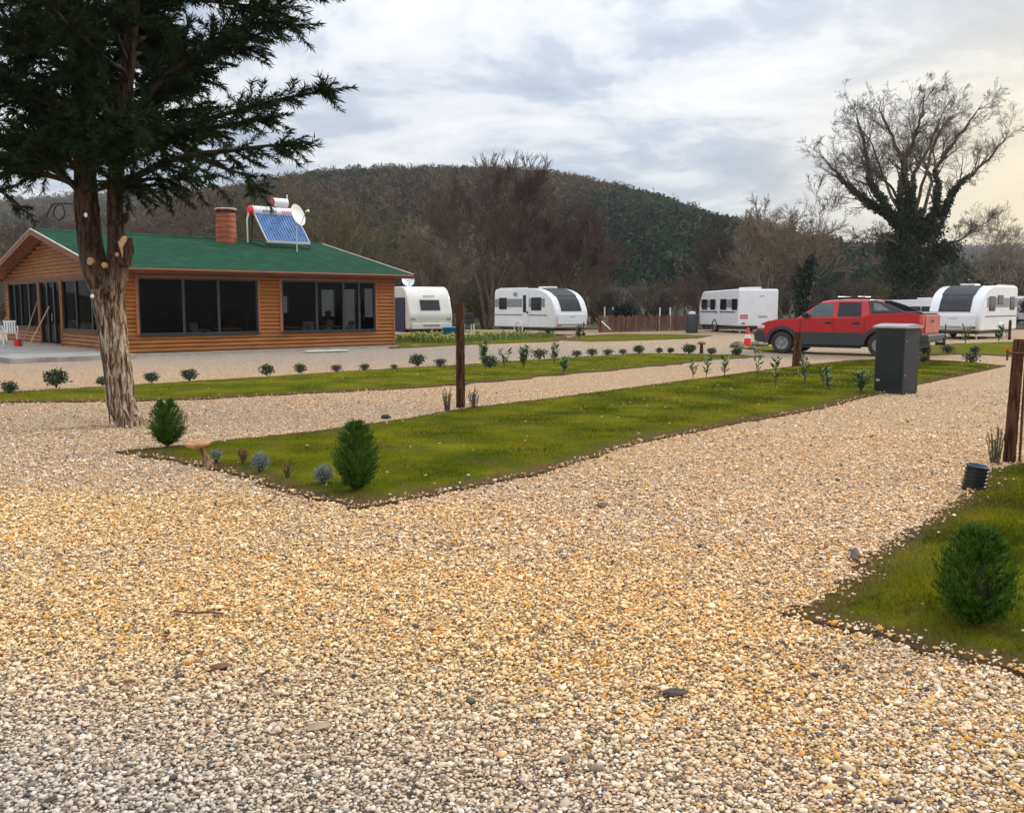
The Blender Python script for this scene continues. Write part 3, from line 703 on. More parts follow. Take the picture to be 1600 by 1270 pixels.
# corner posts, plinth and eave beam
for x, y in ((-.055, -.055), (CL - .02, -.055), (-.055, CW - .02), (CL - .02, CW - .02)): B().box(x, x + .075, y, y + .075, 0, 2.84).build('corner_post', SOFFIT, cabin)
B().box(-.08, CL + .08, -.085, -.06, 2.62, 2.82).build('eave_beam', WOODTRIM, cabin)
B().box(-.03, CL + .03, -.03, CW + .03, -.05, .057).build('plinth', CONCRETE, cabin)
B().box(-.085, -.06, -.02, CW + .02, 2.60, 2.72).build('eave_beam', WOODTRIM, cabin)

def window(mp, a, c, z0, z1, mull, parent, doorlike=False, name='window'):
    fw = .06; fr = B()
    def bar(s0, s1, q0, q1, o0=-.03, o1=.06):
        vs = [mp(s, o, z) for z in (q0, q1) for s, o in ((s0, o0), (s1, o0), (s1, o1), (s0, o1))]
        fr.add(vs, [(3, 2, 1, 0), (4, 5, 6, 7), (0, 1, 5, 4), (1, 2, 6, 5), (2, 3, 7, 6), (3, 0, 4, 7)])
    bar(a + .004, c - .004, z0 + .004, z0 + fw); bar(a + .004, c - .004, z1 - fw, z1 - .004)
    bar(a + .004, a + fw, z0 + fw, z1 - fw); bar(c - fw, c - .004, z0 + fw, z1 - fw)
    for m_, wd in mull: bar(m_ - wd / 2, m_ + wd / 2, z0 + fw, z1 - fw, -.028, .058)
    f = fr.build(name, DARKFRAME, parent)
    gl = B(); gl.add([mp(a + fw, .02, z0 + fw), mp(c - fw, .02, z0 + fw), mp(c - fw, .02, z1 - fw), mp(a + fw, .02, z1 - fw)], [(0, 1, 2, 3)])
    gl.build('pane', M_GLASS, f)
    if not doorlike:
        sb = B(); vs = [mp(s, o, z) for z in (z0 - .035, z0) for s, o in ((a - .04, -.10), (c + .04, -.10), (c + .04, -.045), (a - .04, -.045))]
        sb.add(vs, [(3, 2, 1, 0), (4, 5, 6, 7), (0, 1, 5, 4), (1, 2, 6, 5), (2, 3, 7, 6), (3, 0, 4, 7)]); sb.build('sill', DARKFRAME, f)
    # wooden casing round the opening
    cs = B()
    for (s0, s1, q0, q1) in ((a - .09, a, z0 - .0, z1 + .06), (c, c + .09, z0, z1 + .06), (a, c, z1, z1 + .06)):
        vs = [mp(s, o, z) for z in (q0, q1) for s, o in ((s0, -.065), (s1, -.065), (s1, -.01), (s0, -.01))]
        cs.add(vs, [(3, 2, 1, 0), (4, 5, 6, 7), (0, 1, 5, 4), (1, 2, 6, 5), (2, 3, 7, 6), (3, 0, 4, 7)])
    cs.build('casing', SOFFIT, f)
    return f
window(mf, *FO[0][:2], FO[0][2], FO[0][3], [(2.33, .10), (3.58, .10)], cabin)
window(mf, *FO[1][:2], FO[1][2], FO[1][3], [(7.45, .10), (8.62, .10), (9.32, .09)], cabin)
window(mg, *GO[0][:2], GO[0][2], GO[0][3], [(2.0, .08), (3.7, .08)], cabin)
window(mg, *GO[2][:2], GO[2][2], GO[2][3], [(9.7, .12), (10.9, .08), (11.8, .08)], cabin)
dr = window(mg, *GO[1][:2], GO[1][2], GO[1][3], [(6.35, .10), (7.2, .10)], cabin, True, 'door')
B().tube([(-.09, 6.45, 1.05), (-.09, 6.45, 1.35)], .012, 6).build('handle', STEEL, dr)
M_SKYPATCH = bpy.data.materials.new('sky_patch_panel'); M_SKYPATCH.use_nodes = True; _b = M_SKYPATCH.node_tree.nodes['Principled BSDF']; _b.inputs['Base Color'].default_value = (.75, .76, .76, 1); _b.inputs['Transmission Weight'].default_value = .0
_t = M_SKYPATCH.node_tree; _tl = _t.nodes.new('ShaderNodeBsdfTranslucent'); _tl.inputs[0].default_value = (.8, .82, .84, 1); _mx = _t.nodes.new('ShaderNodeMixShader'); _mx.inputs[0].default_value = .6; _t.links.new(_b.outputs[0], _mx.inputs[1]); _t.links.new(_tl.outputs[0], _mx.inputs[2]); _t.links.new(_mx.outputs[0], _t.nodes['Material Output'].inputs[0])
for o in EO:  # added translucent panels imitating the bright sky patches in the end-wall windows
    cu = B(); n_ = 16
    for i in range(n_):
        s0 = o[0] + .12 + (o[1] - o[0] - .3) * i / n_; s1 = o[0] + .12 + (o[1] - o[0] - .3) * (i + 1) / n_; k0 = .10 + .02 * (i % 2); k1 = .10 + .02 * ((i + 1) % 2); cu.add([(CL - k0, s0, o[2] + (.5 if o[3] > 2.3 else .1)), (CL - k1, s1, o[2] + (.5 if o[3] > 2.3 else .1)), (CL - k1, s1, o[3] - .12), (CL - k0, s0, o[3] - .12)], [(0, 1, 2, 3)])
    cu.build('sky_patch_panel', M_SKYPATCH, cabin)
for o in EO: window(me_, o[0], o[1], o[2], o[3], [], cabin, o[2] < .3, 'door' if o[2] < .3 else 'window')
for o in BO: window(mb, o[0], o[1], o[2], o[3], [((o[0] + o[1]) / 2, .06)], cabin)
# roof: two slabs
OV = .62; EV = .5
rb = B()
for side in (0, 1):
    ya, yb_ = (-EV, 6.6); pts = [(ya, zr(ya)), (yb_, zr(6.6)), (yb_, zr(6.6) - .05), (ya, zr(ya) - .05)]
    if side: pts = [(13.2 - y, z) for y, z in pts]
    rb.prism(pts, -OV, CL + OV, axis='x')
roof = rb.build('roof', M_SHINGLE, cabin)
sf = B()
for side in (0, 1):
    pts = [(-EV + .03, zr(-EV) - .053), (6.6, zr(6.6) - .053), (6.6, zr(6.6) - .12), (-EV + .03, zr(-EV) - .12)]
    if side: pts = [(13.2 - y, z) for y, z in pts]
    sf.prism(pts, -OV + .03, CL + OV - .03, axis='x')
sf.build('soffit', SOFFIT, roof)
fb = B()
for side in (0, 1):
    for x in (-OV - .03, CL + OV + .003):
        pts = [(-EV - .03, zr(-EV) - .01), (6.6, zr(6.6) - .003), (6.6, zr(6.6) - .20), (-EV - .03, zr(-EV) - .20)]
        if side: pts = [(13.2 - y, z) for y, z in pts]
        fb.prism(pts, x, x + .027, axis='x')
fb.box(-OV, CL + OV, -EV - .03, -EV - .003, zr(-EV) - .17, zr(-EV) - .012); fb.box(-OV, CL + OV, 13.2 + EV + .003, 13.2 + EV + .03, zr(-EV) - .17, zr(-EV) - .012)
fb.build('fascia', WOODTRIM, roof)
eb = B()
for side in (0, 1):
    for x in (-OV - .04, CL + OV - .02):
        pts = [(-EV - .03, zr(-EV) + .025), (6.6, zr(6.6) + .03), (6.6, zr(6.6) + .003), (-EV - .03, zr(-EV) + .003)]
        if side: pts = [(13.2 - y, z) for y, z in pts]
        B().prism(pts, x, x + .06, axis='x').build('metal_edging', mat('pale_edging', (.42, .38, .33), (.58, .54, .48), 3, .6), roof)
B().tube([(-OV + .02, -EV - .085, zr(-EV) - .07), (CL + OV - .02, -EV - .085, zr(-EV) - .07)], .045, 8).build('gutter', WOODTRIM, roof, True)
rg_ = B(); rg_.prism([(6.35, zr(6.35) + .004), (6.6, zr(6.6) + .03), (6.85, zr(6.35) + .004), (6.85, zr(6.35) + .016), (6.6, zr(6.6) + .05), (6.35, zr(6.35) + .016)], -OV + .05, CL + OV - .05, axis='x'); rg_.build('ridge_cap', M_SHINGLE, roof)
# chimney: ribbed brown-red drum with a pale cap
c0 = roofhit(354, 378); ch = B()
prof = [(.0, -.35)]; z = -.35
for i in range(7):
    r = .44 - .006 * i
    prof += [(r - .012, z + .01), (r, z + .06), (r, z + .16), (r - .012, z + .205)]; z += .215
prof += [(.40, z), (.0, z)]
ch.lathe(prof, c0, 22); 
chim = ch.build('chimney', mat('rusty_clay', (.20, .045, .018), (.38, .10, .035), 3, .7, stretch=(1, 1, 4)), roof, True, angle=50)
cp = B(); ztop = z
for a in range(6):
    q = 2 * PI * a / 6; cp = B(); cp.box(c0[0] + .36 * math.cos(q) - .04, c0[0] + .36 * math.cos(q) + .04, c0[1] + .36 * math.sin(q) - .04, c0[1] + .36 * math.sin(q) + .04, c0[2] + ztop, c0[2] + ztop + .13); cp.build('vent_block', BLACK, chim)
B().lathe([(0, ztop + .13), (.46, ztop + .13), (.47, ztop + .17), (.40, ztop + .21), (0, ztop + .22)], c0, 22).build('cap', mat('chimney_cap', (.33, .20, .16), (.50, .36, .30), 4, .8), chim, True)

# terrace slab
tb = B(); tb.box(-3.65, -.062, -2.28, 14.2, -.05, .14)
tb.box(-.062, 2.0, -2.28, -.062, -.05, .139) if False else None
tr = tb.build('terrace', CONCRETE); tr.location = (*CO, 0); tr.rotation_euler = (0, 0, CA); tag(tr, kind='structure')
def cabin_pt(x, y, z=0):
    return (CO[0] + x * math.cos(CA) - y * math.sin(CA), CO[1] + x * math.sin(CA) + y * math.cos(CA), z)
B_apron = B().box(.0, CL + .8, -.75, -.06, -.05, .035)
ap = B_apron.build('path', CONCRETE); ap.location = (*CO, 0); ap.rotation_euler = (0, 0, CA); tag(ap, kind='structure')

# solar water heater standing on the roof
fl = roofhit(420, 388); fr_ = roofhit(481, 390)
sx0 = fl[0]; sx1 = fr_[0]; sy = (fl[1] + fr_[1]) / 2; sz = zr(sy)
heater = thing('solar_water_heater', 'solar water heater with blue tube panel and white tank on the green roof', 'solar heater', cabin_pt(0, 0, 0), CA)
# lower rail then sloping panel back to the tank
D = 1.15; HT = 1.25; zl = sz + .26
def slab(b, x0, x1, y0, z0, y1, z1, t):
    n = Vector((0, -(z1 - z0), (y1 - y0))).normalized() * t
    b.add([(x0, y0, z0), (x1, y0, z0), (x1, y1, z1), (x0, y1, z1), (x0, y0 + n.y, z0 + n.z), (x1, y0 + n.y, z0 + n.z), (x1, y1 + n.y, z1 + n.z), (x0, y1 + n.y, z1 + n.z)],
          [(3, 2, 1, 0), (4, 5, 6, 7), (0, 1, 5, 4), (1, 2, 6, 5), (2, 3, 7, 6), (3, 0, 4, 7)])
m = B(); slab(m, sx0 - .02, sx1 + .02, sy, zl, sy + D, zl + HT, .02)
pan = m.build('collector_panel', mat('collector_back', (.10, .20, .40), (.18, .32, .56), 3, .25, metal=.2), heater)
tb_ = B(); nt_ = 15
for i in range(nt_):
    x = sx0 + (sx1 - sx0) * (i + .5) / nt_; tb_.tube([(x, sy + .02, zl + .05), (x, sy + D, zl + HT + .03)], .034, 8)
tb_.build('vacuum_tubes', mat('tube_glass', (.012, .05, .15), (.07, .18, .40), 5, .12, metal=.1, stretch=(1, 1, 3), lo=.4, hi=.6), pan, True)
m = B(); m.box(sx0 - .06, sx1 + .06, sy - .05, sy + .05, zl - .04, zl + .06); slab(m, sx0 - .06, sx0 - .02, sy, zl, sy + D, zl + HT, .07); slab(m, sx1 + .02, sx1 + .06, sy, zl, sy + D, zl + HT, .07)
m.build('panel_frame', STEEL, pan)
ty, tz = sy + D + .12, zl + HT + .10
t_ = B(); t_.tube([(sx0 - .12, ty, tz), (sx0 - .06, ty, tz), (sx1 + .10, ty, tz), (sx1 + .16, ty, tz)], [.19, .22, .22, .19], 20)
tank = t_.build('tank', WHITE, heater, True)
B().tube([(sx0 - .22, ty, tz), (sx0 - .16, ty, tz), (sx0 - .07, ty, tz)], [.14, .21, .225], 20).build('end_cap', REDPLASTIC, tank, True)
# printed marks on the tank: a black word patch and a red one (unreadable at this size)
g_ = rnd(2)
for mt, xs, n in ((BLACK, (.30, .85), 7), (mat('pink_print', (.70, .03, .16), (.8, .06, .22), 4, .5), (1.05, 1.50), 6)):
    q = B(); L_ = sx1 - sx0; W_ = (xs[1] - xs[0]) / n
    for i in range(n):
        x = sx0 + xs[0] * L_ / 1.6 + i * W_ * L_ / 1.6; h0 = g_.uniform(-.03, 0); a0 = R(-8)
        for k in range(2):
            aa = a0 + k * .30
            q.tube([(x, ty - .2215 * math.cos(aa), tz + .2215 * math.sin(aa)), (x + W_ * .7, ty - .2215 * math.cos(aa), tz + .2215 * math.sin(aa))], .022, 5)
    q.build('printed_mark', mt, tank)
ex = thing('expansion_tank', 'small white cylinder with red end on top of the solar heater tank', 'tank', cabin_pt(0, 0, 0), CA)
xa, xb = sx0 + .95, sx0 + 1.62
B().tube([(xa, ty + .05, tz + .43), (xb, ty + .05, tz + .43)], .19, 18).build('shell', WHITE, ex, True)
B().tube([(xa - .05, ty + .05, tz + .43), (xa - .003, ty + .05, tz + .43)], [.17, .193], 18).build('end_cap', mat('dark_red', (.30, .02, .02), (.4, .03, .03), 4, .5), ex, True)
B().tube([(xb + .02, ty + .05, tz + .43), (xb + .02, ty + .05, tz + .80)], .025, 8).build('pipe', PLASTICWHITE, ex); B().tube([(xa + .3, ty + .05, tz + .18), (xa + .3, ty + .05, tz + .26)], .05, 8).build('pipe', PLASTICWHITE, ex)
st = B()
for x in (sx0 - .04, sx1 + .04):
    st.tube([(x, sy, zr(sy)), (x, sy, zl)], .025, 6); st.tube([(x, sy + D + .25, zr(sy + D + .25)), (x, sy + D + .05, tz - .1)], .03, 6); st.tube([(x, sy, zr(sy) + .05), (x, sy + D + .2, zr(sy + D + .2) + .05)], .02, 6)
st.tube([(sx0 - .04, sy + D + .1, tz - .25), (sx1 + .04, sy + D + .1, tz - .25)], .02, 6)
st.build('stand', DARKFRAME, heater)
B().tube([(sx0 - .20, ty - .02, tz - .1), (sx0 - .30, ty - .05, tz - .35), (sx0 - .30, ty - .05, zr(ty - .05))], .035, 8).build('supply_pipe', PLASTICWHITE, heater, True)

def dish(name, label, loc, aim, r, mast):
    t = thing(name, label, 'satellite dish', loc); d = Vector(aim).normalized(); M = d.to_track_quat('Z', 'Y').to_matrix().to_4x4()
    hb = Vector((0, 0, mast))
    prof = [(r * k / 6, .22 * r * (k / 6) ** 2 * 1.2) for k in range(7)] + [(r, .22 * r * 1.2 - .02)] + [(r * k / 6, .22 * r * (k / 6) ** 2 * 1.2 - .02) for k in range(5, -1, -1)]
    B().lathe(prof, hb, 24, M).build('reflector', WHITE, t, True)
    f = hb + d * r * 1.1 - Vector((0, 0, 0)); lo_ = hb + M @ Vector((0, -r * .9, .1))
    B().tube([lo_, f], .015, 6).build('feed_arm', ALU, t); B().tube([f, f + d * .14], [.035, .05], 8).build('receiver', PLASTICWHITE, t, True)
    B().tube([(0, 0, 0), (0, 0, mast)], .025, 8).build('mast', STEEL, t)
dx, dy = P(463, 350, 39.2)[:2]; dl = to_cabin((dx, dy, 0))
dish('satellite_dish', 'white satellite dish beside the solar heater on the green roof', (dx, dy, zr(dl[1])), (.93, -.36, .30), .46, max(.3, P(463, 337, 39.2)[2] - zr(dl[1])))

# things on the terrace and inside
def plastic_chair(name, label, loc, rz, mt=None, group=None):
    t = thing(name, label, 'chair', loc, rz, group); mt = mt or PLASTICWHITE
    B().prism([(-.22, .42), (.22, .44), (.23, .47), (-.22, .45)], -.22, .22).build('seat', mt, t, bevel=.01)
    b = B()
    for i in range(5): b.box(-.20 + i * .085, -.14 + i * .085, .0, .02, 0, .42, Matrix.Translation((-.0, 0, 0)) @ Matrix.Translation((-.21, 0, .46)) @ Matrix.Rotation(R(90), 4, 'Z') @ Matrix.Rotation(R(-14), 4, 'X'))
    b.box(-.22, .22, 0, .03, .40, .48, Matrix.Translation((-.21, 0, .46)) @ Matrix.Rotation(R(90), 4, 'Z') @ Matrix.Rotation(R(-14), 4, 'X')); b.build('backrest', mt, t, bevel=.008)
    for s in (-1, 1):
        B().tube([(.20, s * .2, .43), (.25, s * .24, 0)], [.03, .022], 6).build('leg', mt, t); B().tube([(-.2, s * .2, .43), (-.28, s * .24, 0)], [.03, .022], 6).build('leg', mt, t)
        B().tube([(-.27, s * .25, .70), (.18, s * .26, .66), (.22, s * .24, .43)], .02, 6).build('armrest', mt, t, True)
    return t
plastic_chair('plastic_chair', 'white plastic armchair on the terrace by the glazed gable', G(17, 539, .14), R(-60))
plastic_chair('plastic_chair', 'white plastic chair cut by the left picture edge on the terrace', G(-4, 536, .14), R(20))
b = B(); p = G(44, 543, .14); t = tag(B().tube([(0, 0, 0), (.28, 1.1, 1.45)], .022, 6).build('wooden_pole', CUTWOOD), 'short wooden pole leaning against the gable glazing', 'pole'); t.location = p
t = tag(B().tube([(0, 0, 0), (-.10, 1.5, 1.62)], .022, 6).build('wooden_pole', mat('grey_wood', (.2, .15, .11), (.34, .27, .2), 6, .8)), 'grey wooden pole leaning on the glazing beside the white chair', 'pole'); t.location = G(34, 541, .14)
bk = thing('bucket', 'small red bucket on the terrace beside the chair', 'bucket', G(28, 541, .14))
B().lathe([(0, 0), (.11, 0), (.14, .25), (.13, .25), (.10, .02), (0, .02)], n=16).build('body', REDPLASTIC, bk, True)
B().tube([(.14 * math.cos(a), 0, .25 + .12 * math.sin(a)) for a in np.linspace(0, PI, 9)], .006, 5).build('handle', STEEL, bk)
def table(label, x, y, mt):
    t = thing('dining_table', label, 'table', cabin_pt(x, y, .08), CA)
    B().lathe([(0, .70), (.5, .70), (.52, .73), (0, .74)], n=20).build('tabletop', mt, t, True)
    B().lathe([(.25, 0), (.05, .06), (.04, .7)], n=12).build('pedestal', DARKFRAME, t, True)
    return t
table('round white table inside behind the right part of the left picture window', 4.5, 1.2, PLASTICWHITE)
table('round white table inside the right picture window near its left edge', 6.9, 1.3, PLASTICWHITE)
table('round white table behind the panes next to the right mullion', 9.0, 1.5, PLASTICWHITE)
for i, (x, y, a, l) in enumerate(((7.9, 1.4, 1.0, 'white chair inside the cabin between the two right-window tables'), (6.5, 2.4, 2.5, 'white chair standing behind the table in the right window'), (9.9, 2.0, 3.2, 'white chair inside the rightmost pane'), (3.6, 1.6, .3, 'white chair inside the left picture window'))):
    plastic_chair('indoor_chair', l, cabin_pt(x, y, .08), CA + a)
wc = thing('water_dispenser', 'white and blue water dispenser seen through the right window', 'dispenser', cabin_pt(10.3, 4.0, .08), CA)
B().box(-.16, .16, -.16, .16, 0, .95).build('body', PLASTICWHITE, wc, bevel=.01); B().lathe([(0, .95), (.06, .96), (.13, 1.05), (.13, 1.32), (0, 1.34)], n=14).build('bottle', BLUE, wc, True)
t = tag(B().box(-.01, .4, -.8, .8, -.02, .0).build('doormat', mat('mat_grey', (.45, .43, .40), (.6, .57, .53), 6, .9)), 'pale flat board lying on the gravel in front of the right window', 'board'); t.location = G(515, 548, .06); t.rotation_euler = (0, R(-2), CA + R(85))

# ================================================================ CARAVANS
def wheel(parent, x, y, r, wd, s, tyre=RUBBER, rimm=ALU, spokes=5, loc=(0, 0, 0)):
    M = Matrix.Translation((x, y, r)) @ Matrix.Rotation(PI / 2 * -s, 4, 'X')     # local z -> outward
    prof = [(r * .62, -wd / 2), (r * .93, -wd / 2), (r, -wd * .32), (r, wd * .32), (r * .93, wd / 2), (r * .66, wd / 2), (r * .62, wd * .36)]
    wh = B().lathe(prof, (0, 0, 0), 28, M).build('wheel', tyre, parent, True, angle=50)
    rb = B().lathe([(r * .62, wd * .40), (r * .60, wd * .30), (r * .2, wd * .18), (0, wd * .18)], (0, 0, 0), 28, M)
    for i in range(spokes):
        a = 2 * PI * i / spokes
        rb.box(r * .10, r * .61, -r * .075, r * .075, wd * .15, wd * .36, M @ Matrix.Rotation(a, 4, 'Z'))
    rb.lathe([(r * .16, wd * .2), (r * .15, wd * .42), (0, wd * .42)], (0, 0, 0), 14, M)
    rb.build('rim', rimm, wh, True, angle=30)
    return wh
def smooth_prof(pts, k=5):
    """round the corners of a profile given as (x, z, radius)"""
    res = []; n = len(pts)
    for i in range(n):
        p = Vector(pts[i][:2]); r = pts[i][2]
        if r <= 0: res.append(tuple(p)); continue
        a = (Vector(pts[i - 1][:2]) - p); b_ = (Vector(pts[(i + 1) % n][:2]) - p)
        ra = min(r, a.length * .49); rb_ = min(r, b_.length * .49); A = p + a.normalized() * ra; Bq = p + b_.normalized() * rb_
        for j in range(k + 1):
            t = j / k; res.append(tuple(A * (1 - t) ** 2 + p * 2 * t * (1 - t) + Bq * t * t))
    return res
def caravan(label, corner, a, side, style, L=5.8, H=2.6, Wd=2.3, band=GREYPAINT, body_mat=None, group='touring caravans on the pitches'):
    """corner: ground point of the visible end/side corner; side -1/+1: which flank shows"""
    hw = Wd / 2; loc = Vector((corner[0], corner[1], 0)) - Matrix.Rotation(a, 3, 'Z') @ Vector((L / 2, side * hw, 0))
    t = thing('caravan', label, 'caravan', loc, a, group); bm_ = body_mat or WHITE
    x0, x1 = -L / 2, L / 2
    if style == 'modern':
        prof = smooth_prof([(x0, .42, .08), (x1 - .10, .42, .12), (x1 + .02, 1.22, .30), (x1 - .42, 2.15, .60), (x1 - 1.55, H, .75), (x0 + .05, H, .28)], 7)
    elif style == 'slope':
        prof = smooth_prof([(x0 + .25, .42, .08), (x1 - .08, .42, .15), (x1 + .02, 1.15, .15), (x1 - .35, 2.2, .35), (x1 - .80, H, .35), (x0 + .75, H, .3), (x0, 1.5, .3)], 6)
    else:
        prof = smooth_prof([(x0 + .15, .42, .08), (x1, .42, .10), (x1, H, .16), (x0 + .55, H - .08, .35), (x0, 1.6, .3)], 6)
    body = B().prism(prof, -hw, hw).build('body', bm_, t, True, bevel=.06, seg=3, angle=40)
    y = side * (hw + .004); yo = side * (hw + .03)
    def panel(name, m_, xa, xb, za, zb, parent=t, th=None, bev=.02, yy=None):
        th = th or .03; y0 = yy if yy is not None else y
        return B().box(xa, xb, min(y0, y0 + side * th), max(y0, y0 + side * th), za, zb).build(name, m_, parent, bevel=bev)
    if style != 'plain':
        pass
    if style == 'modern':
        panel('side_stripe', band, x0 + .05, x1 - .95, 1.55, 2.02, th=.006, bev=0)
        panel('trim_line', DARKPLASTIC, x0 + .12, x1 - .75, 1.09, 1.13, th=.012, bev=0)
        w1 = panel('window', TINTED, x0 + .55, x0 + 1.25, 1.45, 2.06); panel('window_rim', DARKPLASTIC, x0 + .52, x0 + 1.28, 1.42, 2.09, w1, .015, .0)
        w2 = panel('window', TINTED, x1 - 2.15, x1 - 1.30, 1.40, 2.06); panel('window_rim', DARKPLASTIC, x1 - 2.18, x1 - 1.27, 1.37, 2.09, w2, .015, 0)
        if side > 0:
            w3 = panel('window', TINTED, x1 - 3.35, x1 - 2.55, 1.72, 2.12); panel('window_rim', DARKPLASTIC, x1 - 3.38, x1 - 2.52, 1.69, 2.15, w3, .015, 0)
        d = panel('door', bm_, x1 - 3.0, x1 - 2.4, .55, 2.42, th=.02) if side < 0 else None
        if d:
            panel('door_window', TINTED, x1 - 2.93, x1 - 2.62, 1.25, 2.22, d, .03, .02); panel('handle', DARKPLASTIC, x1 - 2.54, x1 - 2.46, 1.18, 1.32, d, .06, 0)
            panel('service_hatch', GREYPAINT, x0 + 1.95, x0 + 2.30, 2.16, 2.38, th=.012, bev=0)
            h = panel('locker', bm_, x0 + .5, x0 + 1.2, .62, .98, th=.014, bev=0)
        # panoramic front window band: follows the curved nose
        nose = [p for p in prof if p[0] > x1 - 1.75 and p[1] > 1.28]; nose.sort(key=lambda p: p[1])
        # from low to the roof
        hwf = hw * .62
        def band_(name, m_, pts, w0, w1, off, parent, th=.02):
            b = B(); n = len(pts); out = []
            for i, (x, z) in enumerate(pts):
                pa = Vector(pts[max(0, i - 1)]); pb = Vector(pts[min(n - 1, i + 1)]); tt = (pb - pa).normalized(); nn = Vector((tt.y, -tt.x)) 
                if nn.x < 0 and nn.y < 0: nn = -nn
                ww = w0 + (w1 - w0) * i / (n - 1)
                o1 = Vector((x, z)) + nn * off; o0 = Vector((x, z)) - nn * .01
                out += [(o1.x, -ww, o1.y), (o1.x, ww, o1.y), (o0.x, ww, o0.y), (o0.x, -ww, o0.y)]
            fs = []
            for i in range(n - 1):
                a_ = i * 4
                for k in range(4): fs.append((a_ + k, a_ + (k + 1) % 4, a_ + 4 + (k + 1) % 4, a_ + 4 + k))
            fs += [(3, 2, 1, 0), tuple(range(4 * (n - 1), 4 * n))]
            return b.add(out, fs).build(name, m_, parent, True, angle=40)
        fw_ = band_('front_window', TINTED, nose, hwf, hwf * .95, .030, t)
        lo = [p for p in nose if p[1] > 2.08]; band_('skylight_frame', DARKPLASTIC, lo, hwf + .03, hwf, .045, fw_)
        for zc in (1.62,) if side < 0 else ():
            pp = [p for p in nose if 1.5 < p[1] < 2.0]
        fp = B().box(x1 - .02, x1 + .035, -hw * .86, hw * .86, .62, 1.18).build('gas_locker', bm_, t, bevel=.03)
        B().box(x1 + .033, x1 + .042, -.22, .20, 1.00, 1.03).build('badge', GREYPAINT, fp)
        for s in (-1, 1): B().box(x1 + .02, x1 + .06, s * hw * .78 - .09, s * hw * .78 + .09, .52, .62).build('marker_lamp', REDPLASTIC if side < 0 else DARKPLASTIC, t)
        B().box(x1 - 2.6, x1 - 1.7, -.35, .35, H - .01, H + .10).build('roof_hatch', PLASTICWHITE, t, bevel=.05)
        B().box(x0 + .5, x0 + 3.2, side * (hw - .10), side * (hw - .02), H - .01, H + .055).build('awning_rail', PLASTICWHITE, t, bevel=.015)
        db = B().tube([(x1 - .3, -.6, .36), (x1 + 1.2, 0, .40)], .04, 6).tube([(x1 - .3, .6, .36), (x1 + 1.2, 0, .40)], .04, 6).tube([(x1 + 1.0, 0, .1), (x1 + 1.0, 0, .75)], .03, 8).tube([(x1 + 1.0, -.04, .10), (x1 + 1.0, .04, .10)], .10, 10)
        db.build('drawbar', DARKFRAME, t)
    else:
        # end view caravans
        xe = x1 + .0
        if style == 'slope':
            sl_ = (Vector((x1 - .35, 2.2)) - Vector((x1 + .02, 1.15))).normalized(); an = math.atan2(-sl_.x, sl_.y)
            M = Matrix.Translation((x1 - .145, 0, 1.66)) @ Matrix.Rotation(-an, 4, 'Y')
            fw_ = B().box(-.01, .035, -.50, .50, -.24, .24, M).build('rear_window', TINTED, t, bevel=.02)
            B().box(-.01, .020, -.54, .54, -.28, .28, M).build('window_rim', DARKPLASTIC, fw_)
            for s in (-1, 1): B().box(x1 - .02, x1 + .03, s * hw * .82 - .13, s * hw * .82 + .13, .92, 1.02).build('tail_lamp', mat('lamp_grey', (.3, .25, .25), (.4, .33, .33), 5, .3), t, bevel=.02)
            bp = B().box(x1 - .04, x1 + .05, -hw * .9, hw * .9, .44, .74).build('bumper', bm_, t, bevel=.04)
            B().box(x1 + .048, x1 + .058, -.45, .45, .56, .68).build('number_plate_recess', mat('lamp_grey', None or (.3, .25, .25)), bp)
            M2 = Matrix.Translation((x1 - .30, 0, 2.12)) @ Matrix.Rotation(-an, 4, 'Y'); q = B()
            for i in range(7): q.box(.0, .03, -.32 + i * .095, -.265 + i * .095, -.025, .025, M2)
            q.build('lettering', GREYPAINT, t)
            aw = panel('awning_panel', mat('navy_awning', (.010, .016, .045), (.02, .03, .07), 4, .7), x1 - 2.2, x1 - .55, .30, 2.05, th=.05)
        else:
            q = B()
            for i in range(4): q.box(x1 + .003, x1 + .010, .05 + i * .08, .11 + i * .08, 2.16, 2.22)
            q.build('lettering', GREYPAINT, t)
            q = B().box(x1 + .003, x1 + .012, -hw + .12, -hw + .58, .86, 1.10)
            lg = q.build('red_badge', mat('badge_red', (.45, .02, .04), (.55, .03, .05), 5, .5), t); B().box(x1 + .011, x1 + .016, -hw + .18, -hw + .52, .95, 1.0).build('badge_stroke', PLASTICWHITE, lg)
            q = B()
            for i in range(5): q.box(x1 + .003, x1 + .010, .0 + i * .12, .08 + i * .12, .92, 1.04)
            q.build('lettering', GREYPAINT, t)
            for s in (-1, 1): B().box(x1 - .01, x1 + .03, s * hw * .75 - .10, s * hw * .75 + .10, .54, .64).build('tail_lamp', REDPLASTIC, t, bevel=.01)
            panel('side_stripe', band, x0 + .35, x1 - .1, 1.52, 2.0, th=.006, bev=0)
            panel('trim_line', DARKPLASTIC, x0 + .3, x1 - .5, 1.22, 1.28, th=.012, bev=0)
            for xa, xb in ((x0 + .55, x0 + 1.4), (x0 + 2.0, x0 + 2.7), (x0 + 3.6, x0 + 4.5), (x1 - .95, x1 - .2)): panel('window', TINTED, xa, xb, 1.38, 2.04)
            dd = panel('door', bm_, x0 + 2.95, x0 + 3.5, .55, 2.3, th=.02); panel('handle', DARKPLASTIC, x0 + 3.0, x0 + 3.08, 1.15, 1.3, dd, .05, 0)
            B().box(x1 - 2.0, x1 - .5, -.4, .4, H - .01, H + .12).build('roof_hatch', PLASTICWHITE, t, bevel=.05)
    # underframe, wheels
    B().box(x0 + .4, x1 - .35, -hw + .12, hw - .12, .26, .42).build('chassis', DARKPLASTIC, t)
